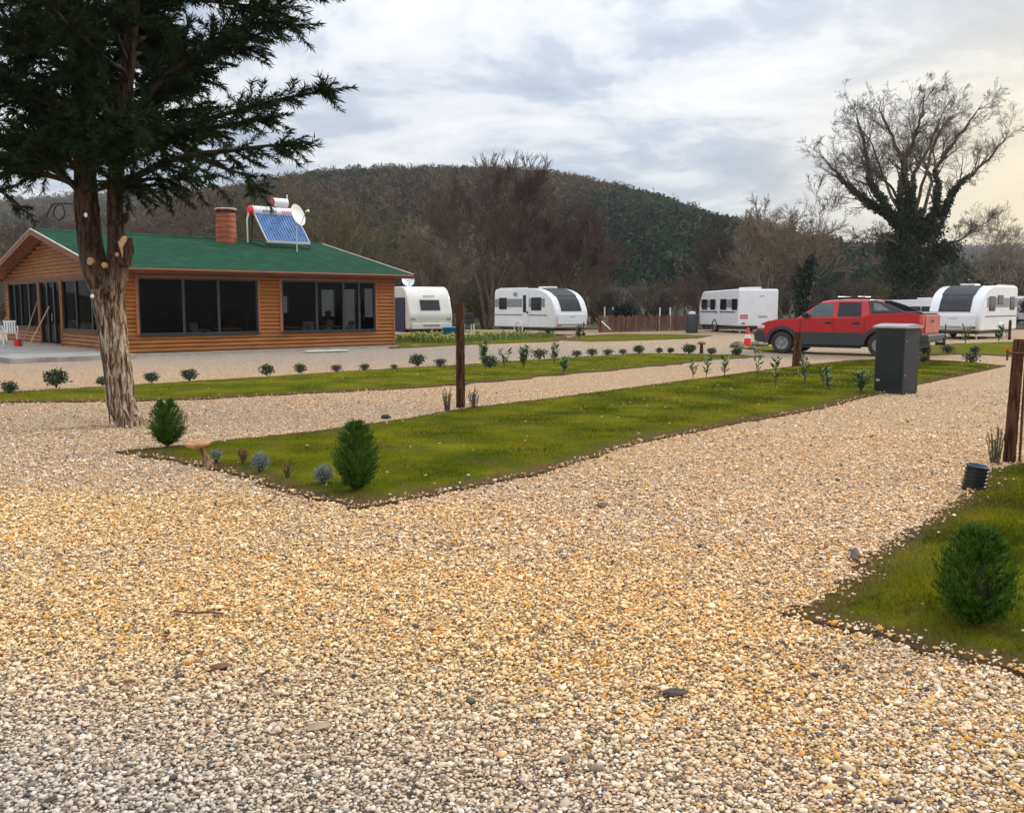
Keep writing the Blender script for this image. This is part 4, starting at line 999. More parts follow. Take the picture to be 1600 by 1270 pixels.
    for s in (-1, 1):
        wh = wheel(t, .15 - .6, s * (hw - .10), .33, .19, s)
        B().lathe([(.43, -.0), (.43, .03), (.37, .045), (.37, .0)], (0, 0, 0), 24, Matrix.Translation((-.45, s * (hw + .001), .36)) @ Matrix.Rotation(PI / 2 * -s, 4, 'X')).build('wheel_arch', DARKPLASTIC if style != 'modern' else bm_, t, True)
    for s in (-1, 1):
        B().tube([(x1 - .5, s * .9, .3), (x1 - .45, s * .95, 0)], .03, 6).build('corner_steady', STEEL, t); B().tube([(x0 + .6, s * .9, .3), (x0 + .55, s * .95, 0)], .03, 6).build('corner_steady', STEEL, t)
    return t
caravan('cream white caravan with sloped end and small window, just right of the cabin', G(640, 528), R(-62), -1, 'slope', 5.6, 2.62, 2.4, body_mat=OFFWHITE)
caravan('white caravan with door, grey band and dark panoramic nose, left of the brown fence', G(868, 525), R(-54), -1, 'modern', 5.8, 2.6, 2.3)
caravan('boxy white caravan with plain end and red badge, behind the traffic cone', G(1153, 521), R(-80), -1, 'plain', 6.3, 2.62, 2.5)
caravan('white caravan with wide dark front window, right of the red pickup', G(1529, 531), R(-134), 1, 'modern', 5.8, 2.62, 2.4)
cv = caravan('low white caravan half hidden behind the pickup bed and the next caravan', G(1466, 521), R(-60), -1, 'plain', 5.6, 2.6, 2.3); cv.scale = (.78, .78, .78)
caravan('pale caravan at the right picture edge behind the others', G(1593, 507), R(-160), 1, 'plain', 6.3, 2.35, 2.3)
dish('satellite_dish', 'white satellite dish at the cabin eave above the cream caravan', P(637, 460, 50.5), (.5, -.86, .25), .36, .75)

# ================================================================ PICKUP
def pickup():
    fwp = Vector((*G(1222, 552)[:2], 0)); rwp = Vector((*G(1374, 557)[:2], 0)); d = (fwp - rwp); WB = d.length; d.normalize()
    a = math.atan2(d.y, d.x)           # local +x points to the nose
    # contact points are of the left wheels; the vehicle lies on its right of them
    right = Vector((d.y, -d.x, 0)); left = -right
    # which flank faces the camera? choose the sign that puts the body behind the wheels
    s = 1 if (fwp + right).y < fwp.y else -1      # s=1: the left flank would be wrong side
    t = thing('pickup_truck', 'red double cab pickup with grey lower cladding and black bed cover', 'pickup', rwp, a)
    # local frame: x forward from rear axle, y to the left. visible flank at y=0, body spans away from the camera
    vis = 1 if (Matrix.Rotation(a, 3, 'Z') @ Vector((0, 1, 0))).y < 0 else -1
    Wd = 1.96; c = -vis * (Wd / 2 - .08)
    T = Matrix.Translation((0, c, 0)); hw = Wd / 2
    FX = WB
    r = .375; ar = .48
    def arch(cx, z=.0, rr=ar, n=12):       # from front (larger x) to rear along the arch
        return [(cx + rr * math.cos(PI * i / n), r + rr * math.sin(PI * i / n) - .02) for i in range(n + 1)]
    def flank(zlow):
        return
    top = [(-1.28, .62), (-1.30, 1.02), (-1.24, 1.36), (-.9, 1.40), (.30, 1.37), (.55, 1.27), (1.2, 1.24), (2.2, 1.22), (2.75, 1.20), (3.25, 1.17), (3.75, 1.11), (FX + .72, 1.02), (FX + .88, .90), (FX + .90, .60)]
    bot = [(FX + .80, .40), (FX + ar + .02, .38)] + arch(FX)[0:] + [(FX - ar - .02, .36), (ar + .04, .36)] + arch(0) + [(-ar - .04, .40), (-1.22, .52)]
    poly = top + bot
    b = B().prism(poly, c - hw, c + hw); body = b.build('body', RED, t, True, bevel=.05, seg=3, angle=25)
    # lower cladding
    cl = [(FX + .93, .40), (FX + .95, .70), (FX + .62, .84), (FX + .52, .80)] + [(FX + .50 * math.cos(PI * i / 12), r + .50 * math.sin(PI * i / 12) - .02) for i in range(1, 13)]
    def cladd(pl): 
        for s_ in (-1, 1):
            y0 = c + s_ * hw; B().prism(pl, min(y0 - s_ * .02, y0 + s_ * .02), max(y0 - s_ * .02, y0 + s_ * .02)).build('side_cladding', CLADDING, t, True, bevel=.01)
    cladd([(FX - .53, .33), (FX - .53, .76), (.55, .76), (.55, .33)])
    def archring(cx):
        o = [(cx + .60 * math.cos(PI * i / 14), r + .60 * math.sin(PI * i / 14) * .98 - .02) for i in range(15)]; i_ = [(cx + .475 * math.cos(PI * i / 14), r + .475 * math.sin(PI * i / 14) - .02) for i in range(14, -1, -1)]
        return o + i_
    for cx in (0, FX):
        for s_ in (-1, 1):
            y0 = c + s_ * hw; n = 15; pl = archring(cx); bb = B()
            for i in range(14):
                q = [pl[i], pl[i + 1], pl[29 - i - 1], pl[29 - i]]; bb.prism(q, min(y0 - s_ * .02, y0 + s_ * .035), max(y0 - s_ * .02, y0 + s_ * .035))
            bb.build('wheel_arch', CLADDING, t)
    cladd([(-.62, .40), (-.62, .82), (-1.27, .86), (-1.27, .50)])
    fbp = B().prism([(FX + .60, .36), (FX + .99, .42), (FX + 1.02, .70), (FX + .92, .80), (FX + .60, .80)], c - hw - .02, c + hw + .02).build('front_bumper', CLADDING, t, True, bevel=.04)
    rbp = B().box(-1.48, -1.22, c - hw - .01, c + hw + .01, .48, .72).build('rear_bumper', CLADDING, t, bevel=.04)
    B().box(-1.75, -1.45, c - .05, c + .05, .38, .48).tube([(-1.7, c, .45), (-1.7, c, .60)], .04, 8).build('tow_hitch', BLACK, t)
    # greenhouse: loft from belt to roof
    belt = [(3.15, 1.19), (.62, 1.36)]
    yb_, yt = hw - .03, hw - .24
    rf = [(2.50, 1.755), (2.15, 1.81), (1.2, 1.85), (.72, 1.84)]
    V = []; 
    def pt(x, y, z): return (x, c + y, z)
    xs_b = [2.84, 2.2, 1.3, .30]; zs_b = [1.16] * 4; xs_t = [2.02, 1.78, 1.15, .44]; zs_t = [1.76, 1.81, 1.845, 1.83]
    vs = []; n = 4
    def ys(z): return yb_ + (yt - yb_) * (z - 1.16) / (1.78 - 1.16)
    for i in range(n):
        w_ = ys(zs_t[i] - .05)
        vs += [pt(xs_b[i], -yb_, 1.16), pt(xs_t[i], -w_, zs_t[i] - .05), pt(xs_t[i], -w_ + .12, zs_t[i]), pt(xs_t[i], w_ - .12, zs_t[i]), pt(xs_t[i], w_, zs_t[i] - .05), pt(xs_b[i], yb_, 1.16)]
    fs = []
    for i in range(n - 1):
        for k in range(5): fs.append((i * 6 + k, i * 6 + k + 1, i * 6 + 7 + k, i * 6 + 6 + k))
    fs += [(0, 1, 2, 3, 4, 5), tuple(range(18, 24))]
    cab = B().add(vs, fs).build('cab', RED, t, True, bevel=.03, angle=30)
    # glass
    def side_quad(xa, xb, xc, xd, za, zb_, o=.006):
        """bottom xa..xb, top xc..xd on the sloping flank (both sides)"""
        res = []
        for s_ in (-1, 1):
            def yy(z): return s_ * (ys(z) + o)
            res.append([pt(xa, yy(za), za), pt(xb, yy(za), za), pt(xd, yy(zb_), zb_), pt(xc, yy(zb_), zb_)])
        return res
    def glass(nm, m_, *q, off=.006, th=.02):
        for s_, quad in zip((-1, 1), side_quad(*q, o=off)):
            qq = [(x, y - s_ * th, z) for x, y, z in quad]
            B().add(quad + qq, [(0, 1, 2, 3), (7, 6, 5, 4), (0, 4, 5, 1), (1, 5, 6, 2), (2, 6, 7, 3), (3, 7, 4, 0)]).build(nm, m_, t)
    GG = mat('cab_glass', (.012, .045, .045), (.03, .09, .09), 1.5, .05, spec=.8)
    glass('front_side_window', GG, 2.46, 1.58, 2.05, 1.58, 1.27, 1.71, off=.012)
    glass('rear_side_window', TINTED, 1.40, .62, 1.40, .68, 1.27, 1.74, off=.012)
    # windscreen
    ws = [pt(2.765, -yb_ + .10, 1.215), pt(2.765, yb_ - .10, 1.215), pt(2.10, yt - .08, 1.70), pt(2.10, -yt + .08, 1.70)]
    nrm = Vector((.60, 0, .80)) * .02
    B().add([tuple(Vector(v) + nrm) for v in ws] + [tuple(Vector(v) - nrm) for v in ws], [(0, 1, 2, 3), (7, 6, 5, 4), (0, 4, 5, 1), (1, 5, 6, 2), (2, 6, 7, 3), (3, 7, 4, 0)]).build('windscreen', TINTED, t)
    # seams
    for x in (1.49, .50, 2.62):
        for s_ in (-1, 1): B().box(x - .008, x + .008, c + s_ * hw - .004, c + s_ * hw + .008, .42, 1.20).build('door_seam', BLACK, t)
    for x in (1.68, .76):
        for s_ in (-1, 1): B().box(x - .11, x + .11, c + s_ * (hw + .012) - .025, c + s_ * (hw + .012) + .025, 1.03, 1.10).build('door_handle', BLACK, t, bevel=.01)
    for s_ in (-1, 1):
        B().box(2.34, 2.50, c + s_ * (hw + .10) - .11, c + s_ * (hw + .10) + .11, 1.22, 1.40).build('wing_mirror', BLACK, t, bevel=.04)
        # black sail panel from the cab roof down to the bed rail
        y1 = c + s_ * (hw - .05); y2 = c + s_ * (hw - .20)
        sail = [(.31, 1.34), (.43, 1.80), (.20, 1.80), (-.25, 1.65), (-.72, 1.44), (-.72, 1.38)]
        vs = [(x, y1 + (y2 - y1) * (z - 1.36) / .45, z) for x, z in sail] + [(x, y1 + (y2 - y1) * (z - 1.36) / .45 - s_ * .06, z) for x, z in sail]; n = len(sail)
        sp = B().add(vs, [tuple(range(n)), tuple(range(n, 2 * n))[::-1]] + [(i, (i + 1) % n, (i + 1) % n + n, i + n) for i in range(n)]).build('sail_panel', DARKPLASTIC, t, bevel=.01)
        gq = [(.24, 1.46), (.26, 1.72), (.06, 1.68), (-.26, 1.47)]
        vs = [(x, y1 + (y2 - y1) * (z - 1.36) / .45 + s_ * .008, z) for x, z in gq]
        B().add(vs, [(0, 1, 2, 3)]).build('quarter_glass', mat('quarter_glass_m', (.10, .11, .12), (.2, .21, .22), 3, .1), sp)
        B().tube([(1.75, c + s_ * (yt - .1), 1.83), (1.65, c + s_ * (yt - .1), 1.90), (.62, c + s_ * (yt - .1), 1.905), (.52, c + s_ * (yt - .1), 1.85)], .018, 6).build('roof_rail', DARKPLASTIC, t, True)
        B().box(FX + .62, FX + .90, c + s_ * (hw - .16) - .17, c + s_ * (hw - .16) + .17, .84, .97).build('headlight', mat('lamp_clear', (.5, .5, .5), (.65, .65, .65), 5, .1), t, bevel=.03)
        B().box(-1.315, -1.19, c + s_ * (hw - .07) - .08, c + s_ * (hw - .07) + .085, .98, 1.34).build('tail_light', mat('tail_red', (.55, .06, .04), (.65, .12, .08), 4, .25), t, bevel=.02)
    for x in (1.5, .85): B().tube([(x, c - yt + .1, 1.915), (x, c + yt - .1, 1.915)], .02, 6).build('roof_crossbar', STEEL, t)
    B().prism([(.28, 1.38), (.26, 1.44), (-1.22, 1.435), (-1.30, 1.38), (-1.2, 1.36)], c - hw + .03, c + hw - .03).build('bed_cover', DARKPLASTIC, t, bevel=.015)
    B().prism([(2.88, 1.235), (FX + .45, 1.145), (FX + .45, 1.08), (2.88, 1.15)], c - .6, c + .6).build('hood_scoop', DARKPLASTIC, t, bevel=.01)
    tg = B().box(-1.335, -1.27, c - hw + .20, c + hw - .20, .76, 1.33).build('tailgate', mat('glare_red', (.38, .03, .02), (.50, .12, .08), 1.5, .35, coat=.3), t, bevel=.02)  # glare on the tailgate is painted in as paler orange-red patches
    B().box(-1.35, -1.333, c - .14, c + .14, 1.10, 1.18).build('handle', BLACK, tg)
    B().box(-1.1, FX + .6, c - hw + .25, c + hw - .25, .28, .52).build('underbody', BLACK, t)
    B().box(.6, FX - .6, c + vis * (hw - .06) - .06, c + vis * (hw - .06) + .06, .24, .30).build('running_board', BLACK, t)
    for cx in (0, FX):
        for s_ in (-1, 1): wheel(t, cx, c + s_ * (hw - .10), r, .25, s_, spokes=5)
    # arch liners
    for cx in (0, FX): B().box(cx - .44, cx + .44, c - hw + .27, c + hw - .27, .35, .84).build('arch_liner', BLACK, t)
    return t
pickup()

# ================================================================ BIG CYPRESS WITH FORKED TRUNK
def pathpts(pl, k=4):
    """smooth a polyline of (x,y,z[,r])"""
    a = np.array(pl, float); n = len(a); res = []
    for i in range(n - 1):
        p0, p1, p2, p3 = a[max(i - 1, 0)], a[i], a[i + 1], a[min(i + 2, n - 1)]
        for j in range(k):
            t = j / k; res.append(.5 * ((2 * p1) + (-p0 + p2) * t + (2 * p0 - 5 * p1 + 4 * p2 - p3) * t * t + (-p0 + 3 * p1 - 3 * p2 + p3) * t ** 3))
    res.append(a[-1]); return np.array(res)
def trunk_mesh(name, pl, m, parent, n=28, rough=.05, seed=0, k=6, flute=.05):
    g = rnd(seed); q = pathpts(pl, k); ph = g.uniform(0, 6.28, 8)
    V = []; Fs = []
    for i, (x, y, z, r) in enumerate(q):
        for j in range(n):
            a = 2 * PI * j / n; rr = r * (1 + flute * math.sin(5 * a + ph[0] + .8 * z) + flute * .7 * math.sin(9 * a + ph[1] - 1.1 * z) + g.normal(0, rough * .5))
            V.append((x + rr * math.cos(a), y + rr * math.sin(a), z))
    for i in range(len(q) - 1):
        for j in range(n): Fs.append((i * n + j, i * n + (j + 1) % n, (i + 1) * n + (j + 1) % n, (i + 1) * n + j))
    Fs.append(tuple(range((len(q) - 1) * n, len(q) * n)))
    o = mesh_np(name, V, Fs, m, parent, False); o.data.polygons.foreach_set('use_smooth', [True] * len(o.data.polygons)); return o
M_CYP = mat('cypress_needles', (.006, .020, .006), (.028, .054, .016), 1.6, .8, spec=.15, rand=True, lo=.2, hi=.8)
def cypress():
    g = rnd(21); bx, by, _ = G(193, 668); Y = by + .2
    t = thing('cypress_tree', 'tall dark cypress with forked trunk and whitewashed lower bark, left foreground', 'tree', (bx, Y, 0))
    def L(px, py, r, dy=0): p = P(px, py, Y + dy); return (p[0] - bx, p[1] - Y, p[2], r)
    s = Y / F
    base = [(0.0, 0, -.05, .205), (0, 0, .06, .190)] + [L(x, y, w / 2 * s) for x, y, w in ((190, 630, 43), (186, 590, 42), (179, 545, 42), (174, 505, 44), (169, 470, 46), (167, 452, 51))]
    tr = trunk_mesh('trunk', base, M_BARK, t, seed=1, flute=.03)
    ls = [L(165, 462, 19 * s), L(153, 430, 20 * s), L(144, 395, 18.5 * s), L(138, 350, 18 * s), L(134, 300, 17 * s), L(131, 240, 14 * s, .1), L(128, 160, 14 * s, .2), L(118, 60, 12 * s, .2), L(108, -60, 10 * s, .3), L(100, -220, 7 * s, .3), L(95, -400, 3 * s, .3)]
    rs = [L(173, 466, 18 * s), L(181, 430, 17.5 * s), L(184, 395, 15 * s), L(182, 365, 12.5 * s), L(180, 320, 11.5 * s, .05), L(182, 270, 12 * s, .1), L(190, 200, 11 * s, .1), L(200, 100, 10 * s, 0), L(212, -20, 8 * s, 0), L(222, -160, 5 * s, 0), L(228, -300, 3 * s, 0)]
    trunk_mesh('stem', ls, M_BARK, t, 22, seed=2); trunk_mesh('stem', rs, M_BARK, t, 20, seed=3)
    # knobbly stub of a removed limb, fresh saw cuts
    trunk_mesh('stub', [L(190, 415, 13 * s, -.02), L(196, 392, 12 * s, -.04), L(197, 372, 9 * s, -.05)], M_BARK, t, 14, .12, 5, 4)
    trunk_mesh('stub', [L(182, 352, 9 * s, -.02), L(192, 345, 8 * s, -.06), L(194, 333, 6 * s, -.05)], M_BARK, t, 12, .12, 6, 4)
    def cut(px, py, r, tilt, dy=-.2):
        p = L(px, py, 0, dy); d = Vector((tilt[0], -1, tilt[1])).normalized(); q = Vector(p[:3])
        rg = random.Random(int(px)); M = Matrix.Translation(q) @ d.to_track_quat('Z', 'Y').to_matrix().to_4x4(); b = B().lathe([(r * 1.25, -.10), (r * 1.1, 0), (r * .95, .012), (0, .014)], n=11, M=M); b.v = [tuple(Vector(v) + Vector((rg.uniform(-.14, .14) * r, 0, rg.uniform(-.14, .14) * r))) for v in b.v]; b.build('cut_face', CUTWOOD, t)
    cut(140, 408, .045, (-.25, .1), -.165); cut(163, 414, .036, (.1, .15), -.165); cut(183, 398, .026, (.1, .2), -.13)
    mesh_np('torn_wood', *(lambda bb: (bb.v, bb.f))(B().prism([(P(194, 402, Y - .1)[0] - bx, P(194, 402, Y)[2]), (P(192, 380, Y)[0] - bx, P(0, 380, Y)[2]), (P(200, 370, Y)[0] - bx, P(0, 370, Y)[2]), (P(205, 374, Y)[0] - bx, P(0, 374, Y)[2]), (P(199, 388, Y)[0] - bx, P(0, 388, Y)[2])], -.16, -.05)), CUTWOOD, t)
    # limbs
    lf = []      # foliage: base, dir, len, width
    S = []
    LB = [0, 0]
    def spray(p, d, L_, dens=1.0):
        """one drooping feathery spray: a twig with side twigs carrying scale-leaf fronds"""
        p = np.array(p); d = unit(np.array(d)); n = max(3, int(L_ / .06)); st = L_ / n
        for i in range(n):
            d = unit(d + g.normal(0, .09, 3) + np.array([0, 0, -.035 + .02 * (i < n / 2)])); q = p + d * st
            S.append((*p, *q, .006, .005, 3)); k = int(g.integers(13, 21) * dens)
            fd = unit(d[None] * .75 + g.normal(0, .55, (k, 3)) * np.array([1, 1, .6]) + np.array([0, 0, -.10])); c = p + (q - p) * g.uniform(0, 1, (k, 1))
            lf.append(np.concatenate([c, fd, g.uniform(.05, .14, (k, 1)), g.uniform(.009, .019, (k, 1))], 1)); p = q
    def limb(pts, r0, dens=1.0, bare=.30, sl=(.35, .75)):
        q = pathpts([(*p, r) for p, r in zip(pts, np.linspace(r0, .012, len(pts)))], 5); n = len(q)
        tot = np.linalg.norm(np.diff(q[:, :3], axis=0), axis=1).sum()
        for i in range(n - 1): S.append((*q[i, :3], *q[i + 1, :3], q[i, 3], q[i + 1, 3], 0))
        k = int(tot / .060 * dens)
        for j in range(k):
            f = g.uniform(bare, 1); i = min(n - 2, int(f * (n - 1))); p = q[i, :3] + (q[i + 1, :3] - q[i, :3]) * g.uniform()
            ax = unit(q[i + 1, :3] - q[i, :3]); sd = unit(np.cross(ax, g.normal(size=3)) * np.array([1, 1, .55])); d = unit(ax * g.uniform(.4, 1.1) + sd * .8 + np.array([0, 0, g.uniform(-.25, .15)]))
            spray(p, d, g.uniform(*sl) * (1.15 - .5 * f))
        spray(q[-1, :3], q[-1, :3] - q[-3, :3], .35)
    # limbs that can be told apart against the sky
    def px_limb(pp, r0, **k): limb([L(x, y, 0, dy)[:3] for x, y, dy in pp], r0, **k)
    px_limb([(192, 235, .1), (255, 205, .0), (330, 185, -.2), (400, 165, -.3), (455, 152, -.3), (512, 142, -.35)], .05, bare=.25, dens=1.1, sl=(.22, .48))
    px_limb([(184, 285, .1), (215, 275, 0), (250, 258, -.1), (300, 242, -.3), (360, 236, -.4), (420, 228, -.4), (455, 228, -.4)], .06, bare=.25, dens=1.25, sl=(.28, .55))
    px_limb([(300, 242, -.3), (345, 262, -.35), (385, 275, -.4), (400, 290, -.4)], .02, bare=.1, dens=.8, sl=(.2, .4))
    px_limb([(140, 315, 0), (105, 280, -.2), (60, 250, -.5), (10, 215, -.7), (-60, 190, -.9)], .055, bare=.5, dens=.8)
    px_limb([(137, 290, 0), (100, 240, .1), (65, 200, .2), (20, 140, .3)], .05, bare=.35)
    px_limb([(142, 318, .1), (110, 288, .2), (70, 275, .4), (20, 270, .5), (-30, 285, .5)], .035, bare=.5, dens=.7, sl=(.2, .4))
    px_limb([(-30, 285, .5), (10, 305, .4), (35, 325, .3)], .015, bare=.3, dens=.6, sl=(.12, .22))
    px_limb([(186, 240, .1), (240, 170, .2), (300, 110, .2), (370, 70, .1), (440, 40, 0)], .05, bare=.2, dens=1.4, sl=(.3, .65))
    px_limb([(190, 200, .1), (260, 120, -.2), (350, 60, -.3), (420, 15, -.3), (485, -20, -.3)], .045, bare=.2, dens=1.4, sl=(.3, .7))
    px_limb([(184, 262, .1), (240, 235, .4), (310, 205, .7), (380, 190, .8), (420, 185, .8)], .04, bare=.2, dens=1.3, sl=(.3, .6))
    # the rest of the crown
    for st, zlist in ((ls, np.concatenate([np.linspace(3.1, 5.6, 26), np.linspace(5.7, 8.4, 13)])), (rs, np.concatenate([np.linspace(3.15, 5.6, 26), np.linspace(5.7, 8.2, 12)]))):
        sp = pathpts(st, 8)
        for z in zlist:
            z = z + g.uniform(-.1, .1); i = int(np.argmin(np.abs(sp[:, 2] - z))); p = sp[i, :3]
            az = g.uniform(0, 2 * PI); Lr = np.interp(z, [3.1, 3.6, 4.6, 6, 8.4], [1.0, 1.6, 2.35, 2.5, 1.0]) * g.uniform(.65, 1.02)
            if math.cos(az) < 0 and st is ls: Lr *= 1.15
            el = g.uniform(.02, .40); d = np.array([math.cos(az) * math.cos(el), math.sin(az) * math.cos(el), math.sin(el)]); q = [p]; n = 5
            for j in range(n):
                d = unit(d + g.normal(0, .12, 3) + np.array([0, 0, .03 - .06 * j / n])); q.append(q[-1] + d * Lr / n)
            limb(q, .032, dens=1.15, bare=.18 if z > 3.6 else .4, sl=(.3, .7))
    A = np.array(S); V, Fq = segs_arrays(A[:, :8], 5); mesh_np('branches', V, Fq, mat('branch_bark', (.018, .011, .008), (.05, .030, .020), 6, .95), t, True)
    Lf = np.concatenate(lf); c, d = Lf[:, :3], Lf[:, 3:6]; V, Fq = leaf_arrays(c, d, perp(g, d), Lf[:, 6], Lf[:, 7])
    mesh_np('foliage', V, Fq, M_CYP, t); print('cypress leaves', len(Lf))
    return t, bx, Y
_, TX, TY = cypress()
# cable hanging on the trunk and a loose coil in the branches
cb_ = pathpts([P(118, 320, 12.1), P(100, 318, 12.1), P(88, 322, 12.1), P(84, 335, 12.1), P(92, 344, 12.05), P(101, 336, 12.1), P(98, 322, 12.1), P(86, 318, 12.1), P(78, 326, 12.1), P(72, 340, 12.1)], 6)
tag(B().tube([tuple(p) for p in cb_], .010, 5).build('cable_coil', BLACK), 'black cable looped in a coil below the cypress branches at left', 'cable')
q = [P(x, y, 11.95 + .0 * y) for x, y in ((132, 335), (124, 350), (124, 400), (134, 440), (146, 470), (155, 520), (160, 560), (168, 620), (172, 662))]
tag(B().tube([tuple(p) for p in pathpts(q, 4)], .009, 5).build('trunk_cable', BLACK), 'thin black cable running down the left side of the cypress trunk', 'cable')
for (x, y, l) in ((144, 463, 'small white lamp on the left side of the cypress trunk'), (134, 336, 'small white bulb on the cypress stem below the branches')):
    p = P(x, y, 11.93); o = tag(B().ell((0, 0, 0), (.022, .022, .03), 10, 8).build('light_bulb', PLASTICWHITE, smooth=True), l, 'lamp'); o.location = p

# ================================================================ BACKGROUND TREES
TW_BROWN = mat('twig_brown', (.065, .040, .032), (.12, .080, .063), .8, .9, rand=True, lo=.2, hi=.8)
TW_DARK = mat('twig_dark', (.045, .034, .028), (.10, .078, .062), .8, .9, rand=True, lo=.2, hi=.8)
TW_PALE = mat('twig_pale', (.15, .115, .08), (.30, .235, .17), .8, .9, rand=True, lo=.2, hi=.8)
TW_OLIVE = mat('twig_olive', (.075, .065, .025), (.15, .125, .055), .8, .9, rand=True, lo=.2, hi=.8)
M_IVY = mat('ivy_leaves', (.004, .012, .004), (.016, .034, .010), .9, .6, rand=True, lo=.2, hi=.8)
def leaf_cloud(g, c, s, ln):
    k = len(c); d = rand_dirs(g, k); d[:, 2] -= .3; d = unit(d); c = c + g.normal(0, 1, (k, 3)) * s
    return leaf_arrays(c, d, perp(g, d), g.uniform(.7, 1.3, k) * ln, g.uniform(.7, 1.2, k) * ln * .75)
def bare_tree(name, label, px, pybase, ytop, Y, seed, stems=1, spread=.35, mtr=M_GREYBARK, mtw=TW_BROWN, r0=.16, lev=4, kids=(4, 7), ang=(20, 50), up=.06, group=None, ivy=0, wig=.10, rmin=.011, L0=.55, lean=0, start=.3, cut=.05, cat='tree'):
    bx = (px - 800) / F * Y * 1.0; H_ = EYE + (478 - ytop) / F * Y
    t = thing(name, label, cat, (bx, Y, 0), 0, group); g = rnd(seed); out = []
    for s in range(stems):
        a = 2 * PI * (s + g.uniform(0, .6)) / stems; sp = spread * g.uniform(.5, 1.1) if stems > 1 else .04
        d = unit(np.array([math.cos(a) * sp + lean, math.sin(a) * sp, 1.0])); grow(g, np.array([math.cos(a) * .15 * (stems > 1), math.sin(a) * .15 * (stems > 1), -.1]), d, H_ * L0 * 1.1 * g.uniform(.85, 1.1), r0, 0, lev, out, up, wig, ang, kids, (.42, .68), start, (8, 6, 5, 4, 3), rmin)
    A = np.array(out); k = H_ / max(A[:, 5].max(), 1); A[:, [0, 1, 2, 3, 4, 5]] *= k
    tree_parts(A, t, mtr, mtw, cut)
    if ivy:
        b = A[A[:, 6] > .06]; b = b[b[:, 5] < H_ * .62]
        if len(b):
            i = g.integers(0, len(b), ivy); f = g.uniform(0, 1, (ivy, 1)); V, Fq = leaf_cloud(g, b[i, :3] * (1 - f) + b[i, 3:6] * f, .22, .22); mesh_np('ivy', V, Fq, M_IVY, t)
    return t
def big_ivy_tree():
    Y = 60.0; bx, by, _ = P(1418, 478, Y); g = rnd(41)
    t = thing('ivy_clad_tree', 'huge bare spreading tree with ivy-covered trunk standing behind the pickup', 'tree', (bx, Y, 0))
    def L(px, py, dy=0): p = P(px, py, Y + dy); return np.array((p[0] - bx, p[1] - Y, p[2]))
    out = []; limbs = []
    specs = [  # px, py, dy ... start radius
        ([(1418, 520, 0), (1418, 450, 0), (1422, 400, 0), (1425, 370, 0)], .55, 0),
        ([(1425, 380, 0), (1395, 340, .3), (1360, 318, .6), (1325, 290, 1), (1300, 262, 1.2), (1280, 240, 1.3)], .22, 1),
        ([(1420, 370, 0), (1385, 320, -.5), (1362, 288, -1), (1354, 240, -1.3), (1344, 200, -1.5), (1335, 172, -1.6)], .22, 1),
        ([(1424, 370, 0), (1405, 310, 1), (1412, 262, 1.5), (1398, 225, 2), (1380, 185, 2.3), (1375, 165, 2.4)], .24, 1),
        ([(1424, 360, 0), (1418, 290, -.5), (1412, 255, -1), (1428, 215, -1.4), (1440, 180, -1.8), (1442, 150, -2)], .20, 1),
        ([(1425, 365, 0), (1425, 300, .8), (1432, 262, 1.2), (1452, 230, 1.6), (1468, 190, 2), (1486, 152, 2.2)], .18, 1),
        ([(1426, 370, 0), (1450, 350, -.8), (1466, 310, -1.2), (1464, 265, -1.4), (1485, 230, -1.6), (1510, 195, -2), (1535, 165, -2.2)], .24, 1),
        ([(1426, 380, 0), (1462, 350, .5), (1482, 315, .8), (1500, 285, 1), (1530, 262, 1.2), (1560, 232, 1.4), (1578, 205, 1.5)], .22, 1),
        ([(1425, 400, 0), (1455, 385, 1), (1500, 375, 1.5), (1520, 360, 2), (1560, 338, 2)], .12, 1),
        ([(1420, 395, 0), (1395, 378, -1), (1365, 372, -1.5), (1340, 372, -2)], .10, 1),
        ([(1405, 310, 1), (1390, 290, 0), (1370, 270, -.5), (1345, 262, -.8), (1310, 250, -1)], .10, 1),
        ([(1440, 340, 0), (1456, 285, .6), (1440, 250, 3), (1425, 210, 4), (1420, 170, 4)], .12, 1),
        ([(1430, 350, 0), (1440, 290, -2.5), (1455, 240, -3.5), (1470, 200, -4), (1500, 175, -4.5)], .12, 1),
        ([(1415, 350, 0), (1390, 300, 2.5), (1372, 250, 3.5), (1352, 210, 4), (1320, 190, 4.5)], .12, 1)]
    for pts, r0, kind in specs:
        q = pathpts([(*L(*p), r) for p, r in zip(pts, np.linspace(r0, r0 * (.85 if kind == 0 else .12), len(pts)))], 4); n = len(q)
        q[1:-1, :3] += g.normal(0, .05, (n - 2, 3))
        for i in range(n - 1): out.append((*q[i, :3], *q[i + 1, :3], q[i, 3], q[i + 1, 3], 0)); (limbs.append((*q[i, :3], *q[i + 1, :3], q[i, 3])) if r0 > .13 else None)
        if kind:
            for j in range(20):
                f = g.uniform(.30, 1); i = min(n - 2, int(f * (n - 1))); ax = unit(q[i + 1, :3] - q[i, :3]); sd = unit(np.cross(ax, g.normal(size=3)))
                d = unit(ax * 1.0 + sd * g.uniform(.4, .95) + np.array([0, 0, .15]))
                grow(g, q[i, :3], d, g.uniform(1.2, 2.5) * (1.25 - .6 * f) * (.6 if r0 < .13 and pts[0][1] > 375 else 1), max(.018, q[i, 3] * .45), 1, 4, out, .03, .13, (20, 55), (3, 5), (.45, .72), .15, (6, 6, 5, 4, 3), .0065)
    tree_parts(out, t, M_GREYBARK, mat('twig_ivy_tree', (.07, .055, .045), (.13, .10, .08), .8, .9, rand=True), .06)
    # ivy: thick on trunk and lower limbs
    lb = np.array(limbs); zmax = L(1400, 300)[2]; C_ = []
